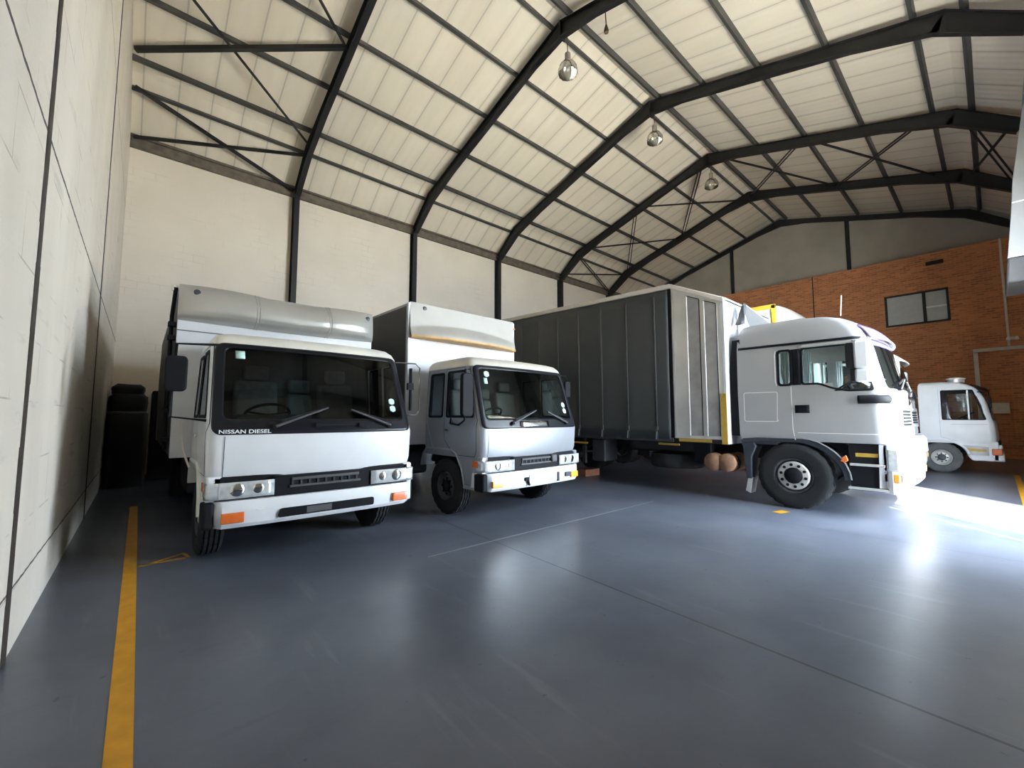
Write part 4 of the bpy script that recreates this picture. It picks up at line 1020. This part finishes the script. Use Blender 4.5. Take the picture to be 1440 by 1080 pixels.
# roof deflector wing and a folded grey sheet caught behind the cab roof
MB().loft([[(-.80, 2.0, 3.13), (-.62, 2.0, 3.13), (-.62, 1.7, 3.15), (-.80, 1.6, 3.15)], [(-.82, 2.12, 3.62), (-.66, 2.12, 3.60), (-.70, 2.06, 3.61), (-.80, 2.06, 3.63)]]).build('roof_deflector', M['white'], t, bevel=.01)
rings = []
for k in range(9):
    u = k / 8; rings.append([(-1.0 + .20 * u + .05 * math.cos(a) * (1 - .5 * u) + .02 * math.sin(3 * a + k), 2.10 - .02 * u + .07 * math.sin(a) * (1.1 - .6 * u), 3.22 + .42 * u) for a in [2 * PI * q / 12 for q in range(12)]])
part('grey folded sheet behind the cab roof', MB().loft(rings).build('folded_cover', M['hood'], t, angle=50))
rails(t, 1.2, 10.0, .42, .72, 1.0)
HB = 1.25; bx0, bx1 = -1.325, 1.175                     # body sits a little proud of the cab on the viewer's side
y0, ys, y1 = 2.25, 3.30, 10.2
zt0, zt1, zt2 = 3.66, 4.16, 4.40
def ztop(y): return zt0 + (zt1 - zt0) * (y - y0) / (ys - y0) if y < ys else zt1 + (zt2 - zt1) * (y - ys) / (y1 - ys)
MB().box(bx0, bx1, y0, y0 + .06, 1.0, zt0).build('front_bulkhead', M['bodywhite'], t, bevel=.01)
MB().box(bx0 + .02, bx1 - .02, y0 + .06, y1, 1.0, 1.16).build('cargo_deck', M['chassis'], t)
MB().box(bx0, bx1, y1 - .06, y1, 1.0, ztop(y1)).build('rear_frame', M['alu_dark'], t)
for s, x in ((-1, bx0), (1, bx1)):
    # ribbed metal panel at the front of the side
    pn = MB().prism([(y0 + .06, 1.08), (ys - .02, 1.08), (ys - .02, ztop(ys - .02) - .02), (y0 + .06, ztop(y0 + .06) - .02)], 'yz', x, x - s * .03)
    po = pn.build('side_panel', M['alu'], t)
    def rib(a, c_, m, nm, d=.022):
        q = [(a, 1.14), (c_, 1.14), (c_, ztop(c_) - .12), (a, ztop(a) - .12)]
        return MB().prism(q, 'yz', x + s * d, x - s * .002).build(nm, M[m], po, bevel=.004)
    L = ys - y0
    for f0, f1 in ((.34, .56), (.66, .86)): 
        a, c_ = ys - L * f1, ys - L * f0
        a, c_ = y0 + L * (1 - f1), y0 + L * (1 - f0)
        rib(a, c_, 'alu_dark', 'recessed_panel', .006)
        rib(a - .014, a, 'black', 'panel_groove', .008); rib(c_, c_ + .016, 'reflector', 'bright_edge', .014)
        q = [(a - .01, ztop(a) - .12), (c_ + .01, ztop(c_) - .12), (c_ + .01, ztop(c_) - .105), (a - .01, ztop(a) - .105)]
        MB().prism(q, 'yz', x + s * .012, x).build('panel_head', M['black'], po)
    rib(y0 + L * .12, y0 + L * .135, 'alu_dark', 'panel_seam', .006); rib(y0 + L * .93, y0 + L * .94, 'alu_dark', 'panel_seam', .006)
    MB().box(min(x, x + s * .02), max(x, x + s * .02), y0 + .30, ys - .12, 1.02, 1.075).build('reflective_tape', M['yellow_tape'], po)
    MB().box(min(x, x + s * .022), max(x, x + s * .022), y0 + .01, y0 + .11, 1.0, 1.92).build('reflective_tape', M['yellow_tape'], po)
    MB().box(min(x - s * .02, x + s * .012), max(x - s * .02, x + s * .012), ys, y1, 1.0, 1.08).build('side_rail', M['darktarp'], t, bevel=.006)
    # top rail, bent where the roof drops to the front
    tr = MB()
    tr.prism([(y0, ztop(y0) - .05), (ys, ztop(ys) - .05), (y1, ztop(y1) - .05), (y1, ztop(y1) + .05), (ys, ztop(ys) + .05), (y0, ztop(y0) + .05)], 'yz', x + s * .02, x - s * .06)
    tr.build('top_rail', M['conduit' if s < 0 else 'alu'], t, bevel=.01)
    MB().box(min(x, x - s * .05), max(x, x - s * .05), ys - .03, ys + .06, 1.06, ztop(ys) - .05).build('curtain_post', M['black'], t)
    # curtain with vertical straps
    cu = MB().grid(lambda u, v: (x + s * (.010 + .008 * math.sin(PI * v) * math.sin(u * 24 + .4) + .0025 * math.sin(u * 61)), ys + .05 + (y1 - ys - .1) * u, 1.05 + (ztop(ys + .05 + (y1 - ys - .1) * u) - .06 - 1.05) * v), 120, 14).build('curtain', M['curtain'], t, angle=60, solid=.008)
    for k in range(10):
        yy = ys + .35 + .68 * k
        if yy > y1 - .2: break
        MB().grid(lambda u, v: (x + s * .024, yy - .022 + .044 * u, 1.02 + (ztop(yy) - .15 - 1.02) * v), 1, 2).build('curtain_strap', M['strap'], cu, solid=.003)
        bk_ = MB().box(min(x + s * .01, x + s * .045), max(x + s * .01, x + s * .045), yy - .03, yy + .03, 1.20, 1.30).bar((x + s * .035, yy, 1.20), (x + s * .03, yy + .02, 1.04), .03, .012)
        bk_.build('strap_buckle', M['strap'], cu)
    MB().box(min(x + s * .034, x + s * .028), max(x + s * .034, x + s * .028), ys + .1, y1 - .1, 1.225, 1.24).build('hem_line', M['darktarp'], cu)
MB().prism([(y0, ztop(y0) + .02), (ys, ztop(ys) + .02), (y1, ztop(y1) + .02), (y1, ztop(y1) + .06), (ys, ztop(ys) + .06), (y0, ztop(y0) + .06)], 'yz', bx0 + .05, bx1 - .05).build('roof_sheet', M['fairing'], t)
# under the body
for i, yy in enumerate((2.58, 2.34)):
    o = MB().lathe([(.02, -.012), (.13, .0), (.165, .03), (.165, .62), (.13, .65), (.02, .66)], (-1.28, yy, .66), 'x', 28).build('air_tank', M['rust'], t)
    MB().lathe([(.168, .2), (.172, .205), (.172, .235), (.168, .24)], (-1.28, yy, .66), 'x', 28).build('tank_strap', M['black'], o)
sp = MB(); sp.lathe([(.30, -.02), (.33, .02), (.50, .0), (.535, .05), (.535, .22), (.50, .28), (.33, .26), (.30, .26)], (-.72, 3.55, .46), 'z', 40, True)
so = sp.build('spare_wheel', M['rubber'], t); MB().lathe([(.31, .06), (.2, .1), (.05, .1)], (-.72, 3.55, .46), 'z', 24).build('rim', M['dark_rim'], so)
MB().box(-1.22, -.45, 2.62, 2.95, .62, 1.0).build('battery_box', M['black'], t, bevel=.02)
MB().box(-1.10, 1.0, 3.0, 4.4, .82, 1.0).build('carrier_frame', M['chassis'], t)
part('pale worn tape under the body', MB().box(-1.30, -1.28, 3.2, 3.65, .93, .97).build('reflective_tape', M['yellow_tape'], t))
for s in (-1, 1):
    MB().prism([(1.90, 1.10), (2.10, 1.10), (2.06, .95), (2.02, .42), (1.93, .42), (1.92, .80), (1.84, .98)], 'yz', s * 1.215, s * .90).build('mud_wing', M['navy'], t, bevel=.015)
    part('pale torn flap end', MB().prism([(1.92, .44), (2.00, .44), (2.05, .20), (1.97, .16)], 'yz', s * 1.19, s * .95).build('mud_flap', M['alu'], t, bevel=.006))
    for yy in (6.9,):
        wheel(t, s * 1.21, yy, .51, .28, s, 'dark', 'rear_wheel'); wheel(t, s * .88, yy, .51, .28, s, 'dark', 'rear_wheel')
    MB().box(s * .72, s * 1.22, 5.05, 5.42, .47, .98).build('rear_mudguard', M['darktarp'], t, bevel=.03, seg=3)
    MB().box(s * .72, s * 1.22, 6.1, 7.7, 1.0 - .03, .995).build('rear_wheel_cover', M['black'], t)
axle(t, 6.9, .51, 1.0, 'rear_axle')
part('amber reflective bar', MB().box(-1.28, -1.26, 5.5, 7.9, .86, .90).build('side_reflector', M['yellow_edge'], t))
MB().box(-1.25, -1.18, 5.6, 5.68, .40, 1.0).build('guard_post', M['chassis'], t)
tag(MB().box(-.28, .28, -.20, .20, 0, .17).build('timber_block', M['redblock'], bevel=.008), 'red brown timber block on the floor under the curtain truck', 'block').location = (8.75, 7.05, 0)

# second tall truck, mostly hidden
t = tag(empty('box_truck', (13.0, 1.20, 0)), 'tall truck almost hidden behind the silver cab, only visor and yellow edged body top showing', 'truck')
tall_cab(t, False)
rails(t, 1.2, 9.0, .42, .72, 1.0)
bx = MB().box(-1.22, 1.22, 2.3, 10.0, 1.05, 4.28); bo = bx.build('cargo_box', M['bodywhite'], t, bevel=.015)
for s in (-1, 1):
    MB().box(s * 1.20, s * 1.245, 2.26, 10.0, 4.20, 4.31).box(s * 1.20, s * 1.245, 2.26, 2.36, 1.05, 4.30).build('yellow_trim', M['yellow_edge'], bo, bevel=.01)
def fairD(u, v):
    e = abs(2 * u - 1); a = .04 + .30 * math.sin(PI * (.12 + .88 * v)) * (1 - e ** 4); return (-1.18 + 2.36 * u, 2.3 - a, 4.27 - .62 * v)
MB().grid(fairD, 24, 14).build('wind_fairing', M['fairing_matt'], t, angle=60)
MB().loft([[(x, 2.0, 3.1), (x, .9, 3.12), (x, 1.35, 3.75 - .25 * abs(x) ** 3), (x, 1.6, 3.88 - .25 * abs(x) ** 3), (x, 2.0, 3.82 - .2 * abs(x) ** 3)] for x in (-.95, -.8, -.4, 0, .4, .8, .95)]).build('roof_deflector', M['cream'], t, angle=50)
for s in (-1, 1):
    wheel(t, s * 1.21, 6.9, .51, .28, s, 'dark', 'rear_wheel'); wheel(t, s * .88, 6.9, .51, .28, s, 'dark', 'rear_wheel')
axle(t, 6.9, .51, 1.0, 'rear_axle')

# ------------------------------------------------------------------ small white truck before the brick wall
def small_truck(loc, label):
    t = tag(empty('light_truck', loc), label, 'truck')
    hw = 1.10
    cab = Cab([(.80, .03, 1.085, 1.44), (.90, .0, 1.10, 1.45), (1.34, .02, 1.10, 1.45), (1.44, .05, 1.095, 1.45), (1.80, .10, 1.075, 1.45), (2.02, .165, 1.06, 1.45), (2.18, .245, 1.05, 1.45), (2.28, .33, 1.03, 1.45), (2.37, .46, .99, 1.44), (2.43, .62, .93, 1.42), (2.455, .85, .84, 1.36)],
              .06, .12, 1.0, [1.06, 1.45])
    def holes(l, x, y, z):
        if l[0] == 'F' and 1.46 < z < 2.2: return True
        return l[0] == 'S' and 1.42 < z < 2.21 and l[2] < 6
    zs = [1.42, 1.46, 1.7, 1.95, 2.2, 2.21]
    cab.shell(zs, holes).build('cab', M['white'], t, angle=32)
    cab.shell(zs, holes, .03).build('cab_lining', M['door_leaf'], t, angle=32)
    F0, F1 = cab.front(.006), cab.front(0)
    outer = [(-1.02, 1.40), (1.02, 1.40), (.97, 2.24), (-.97, 2.24)]; inner = [(-.96, 1.47), (.96, 1.47), (.915, 2.19), (-.915, 2.19)]
    ringpatch(rpoly(outer, .08), rpoly(inner, .06), F0).build('windscreen_surround', M['gloss_black'], t, solid=.006)
    fillpatch(dense(rpoly(inner, .06)), F1, 12, 12).build('windscreen', G_man, t)
    ya = lambda z: cab.side_ys(z)[0]
    for s in (-1, 1):
        S0, S1 = cab.side(s, .005), cab.side(s, 0.)
        w1 = [(ya(1.44) + .01, 1.44), (.98, 1.44), (.98, 2.19), (ya(2.19) + .0, 2.19)]
        ringpatch(rpoly(grow(w1, .028), .04), rpoly(w1, .03), S0).build('door_window_seal', M['black'], t, solid=.006)
        fillpatch(dense(rpoly(w1, .03)), S1, 10, 10).build('door_window', G_man, t)
        MB().bar(S0(.50, 1.43), S0(.50, 2.2), .03, .03, (0, 1, 0)).build('quarter_light_bar', M['white'], t)
        seam([(1.05, 2.27), (1.05, .95), (.75, .86)], cab.side(s, .003), .01).build('door_gap', M['grey_paint'], t)
        seam([(.12, 1.30), (.85, 1.30)], cab.side(s, .004), .016).build('door_crease', M['grey_paint'], t)
        arc = [(1.45, .84)] + [(1.07 + .52 * math.cos(a), .40 + .46 * math.sin(a)) for a in [PI * .42 + PI * .5 * k / 10 for k in range(11)]]
        MB().band(arc, -.05, s * .80, s * 1.105).build('wheel_arch', M['white'], t, bevel=.008)
        MB().prism([(.03, .36), (.50, .36), (.56, .44), (.62, .62), (.80, .86), (.03, .86)], 'yz', s * .9, s * 1.08).build('step_panel', M['white'], t, bevel=.02, seg=3)
        MB().prism([(.20, .50), (.56, .50), (.70, .76), (.20, .72)], 'yz', s * 1.07, s * 1.09).build('step_recess', M['alu_dark'], t)
        MB().prism([(.24, .60), (.60, .60), (.64, .68), (.24, .66)], 'yz', s * 1.085, s * 1.095).build('reflector_strip', M['yellow_tape'], t)
        MB().box(s * 1.03, s * 1.11, -.03, .15, .52, .68).build('indicator_lamp', M['amber'], t, bevel=.015)
        wheel(t, s * 1.08, 1.07, .40, .22, s, 'steel', 'front_wheel', 'rubber_grey')
        wheel(t, s * 1.08, 4.6, .40, .22, s, 'steel', 'rear_wheel', 'rubber_grey')
        m = MB().tube([(s * 1.04, .32, 2.15), (s * 1.22, .12, 2.12), (s * 1.22, .12, 1.6)], .012, 8).build('mirror_arm', M['black'], t)
        MB().prism(rpoly([(s * 1.14, 1.72), (s * 1.30, 1.72), (s * 1.30, 2.02), (s * 1.14, 2.02)], .03), 'xz', .09, .14).build('mirror_housing', M['black'], m, bevel=.01)
    MB().box(-1.08, 1.08, -.06, .14, .36, .56).build('bumper', M['white'], t, bevel=.03, seg=3)
    for s in (-1, 1): MB().box(s * .70, s * 1.0, -.035, .05, .60, .78).build('headlamp', M['lens'], t, bevel=.02)
    MB().box(-.68, .68, -.02, .06, .58, .86).build('grille', M['black'], t, bevel=.01)
    MB().grid(lambda u, v: (lambda p: (p[0], p[1] - .04 - .12 * v, p[2] + .02))(cab.front(0)(-.95 + 1.9 * u, 2.34 - .14 * v)), 12, 3).build('sun_visor', M['gloss_black'], t, solid=.015)
    rv = MB().lathe([(.17, 0), (.17, .09), (.14, .12)], (-.35, .72, 2.45), 'z', 16).build('roof_vent', M['alu'], t)
    MB().lathe([(.20, .09), (.20, .115), (.1, .14)], (-.35, .72, 2.45), 'z', 16).build('vent_cap', M['reflector'], rv)
    MB().prism([(.14, .9), (.14, 1.36), (.40, 1.42), (.5, 1.2), (.5, .9)], 'yz', -.98, .98).build('dashboard', M['dash'], t, bevel=.02)
    steering(t, -.5, .62, 1.5); seat(t, -.5, .72, 1.15, M['interior_pale']); seat(t, .5, .72, 1.15, M['interior_pale'])
    rails(t, .5, 5.8, .38, .5, .72); axle(t, 1.07, .40, .85, 'front_axle'); axle(t, 4.6, .40, .85, 'rear_axle')
    MB().box(-1.1, 1.1, 1.7, 6.0, .85, 1.0).build('cargo_deck', M['bodywhite'], t, bevel=.01)
    MB().box(-1.1, 1.1, 1.7, 1.76, 1.0, 2.2).build('headboard', M['bodywhite'], t, bevel=.01)
    return t
small_truck((17.5, -.04, 0), 'small white truck at the far right before the brick wall')

# ------------------------------------------------------------------ camera, daylight
cam = bpy.data.cameras.new('camera'); co = bpy.data.objects.new('camera', cam); COL.objects.link(co)
cam.sensor_fit = 'HORIZONTAL'; cam.sensor_width = 36; cam.lens = 595 / 1440 * 36; cam.clip_start = .05; cam.clip_end = 200
F_ = 595.; vx = Vector((1400 - 720, 46, F_)).normalized(); vy = Vector((197 - 720, 46, F_)).normalized()
vz = vx.cross(vy).normalized()
if vz.y > 0: vz = -vz
vy = vz.cross(vx)
R = Matrix((vx, vy, vz))                       # rows: world axes in camera (right, down, forward)
right, down, fwd = R.col[0], R.col[1], R.col[2]
mw = Matrix((right, -down, -fwd)).transposed().to_4x4(); mw.translation = Vector((0, 0, 1.5))
co.matrix_world = mw
SC.camera = co

W = bpy.data.worlds.new('sky'); SC.world = W; W.use_nodes = True
bg = W.node_tree.nodes['Background']; bg.inputs['Color'].default_value = (.72, .86, 1.0, 1); bg.inputs["Strength"].default_value = 15.8
def lamp(name, kind, loc, energy, col, **k):
    d = bpy.data.lights.new(name, kind); d.energy = energy; d.color = col
    for a, v in k.items(): setattr(d, a, v)
    o = bpy.data.objects.new(name, d); COL.objects.link(o); o.location = loc; return o
sd = Vector((.70, .715, -.84)).normalized()
s = lamp('sun', 'SUN', (0, -12, 12), 16.5, (1, .92, .79), angle=.009); s.rotation_euler = sd.to_track_quat('-Z', 'Y').to_euler()
p = lamp('door_daylight', 'AREA', ((DX0 + DX1) / 2, YF - .15, DZ / 2), 1, (1, 1, 1), shape='RECTANGLE', size=DX1 - DX0, size_y=DZ)
p.rotation_euler = (PI / 2, 0, 0); p.data.cycles.is_portal = True
SC.view_settings.view_transform = 'Standard'; SC.view_settings.look = 'None'; SC.view_settings.gamma = 1; SC.view_settings.use_curve_mapping = False
SC.view_settings.exposure = 1.6
SC.cycles.max_bounces = 10; SC.cycles.diffuse_bounces = 6; SC.cycles.glossy_bounces = 4; SC.cycles.transparent_max_bounces = 12
SC.cycles.sample_clamp_indirect = 10; SC.cycles.use_denoising = True
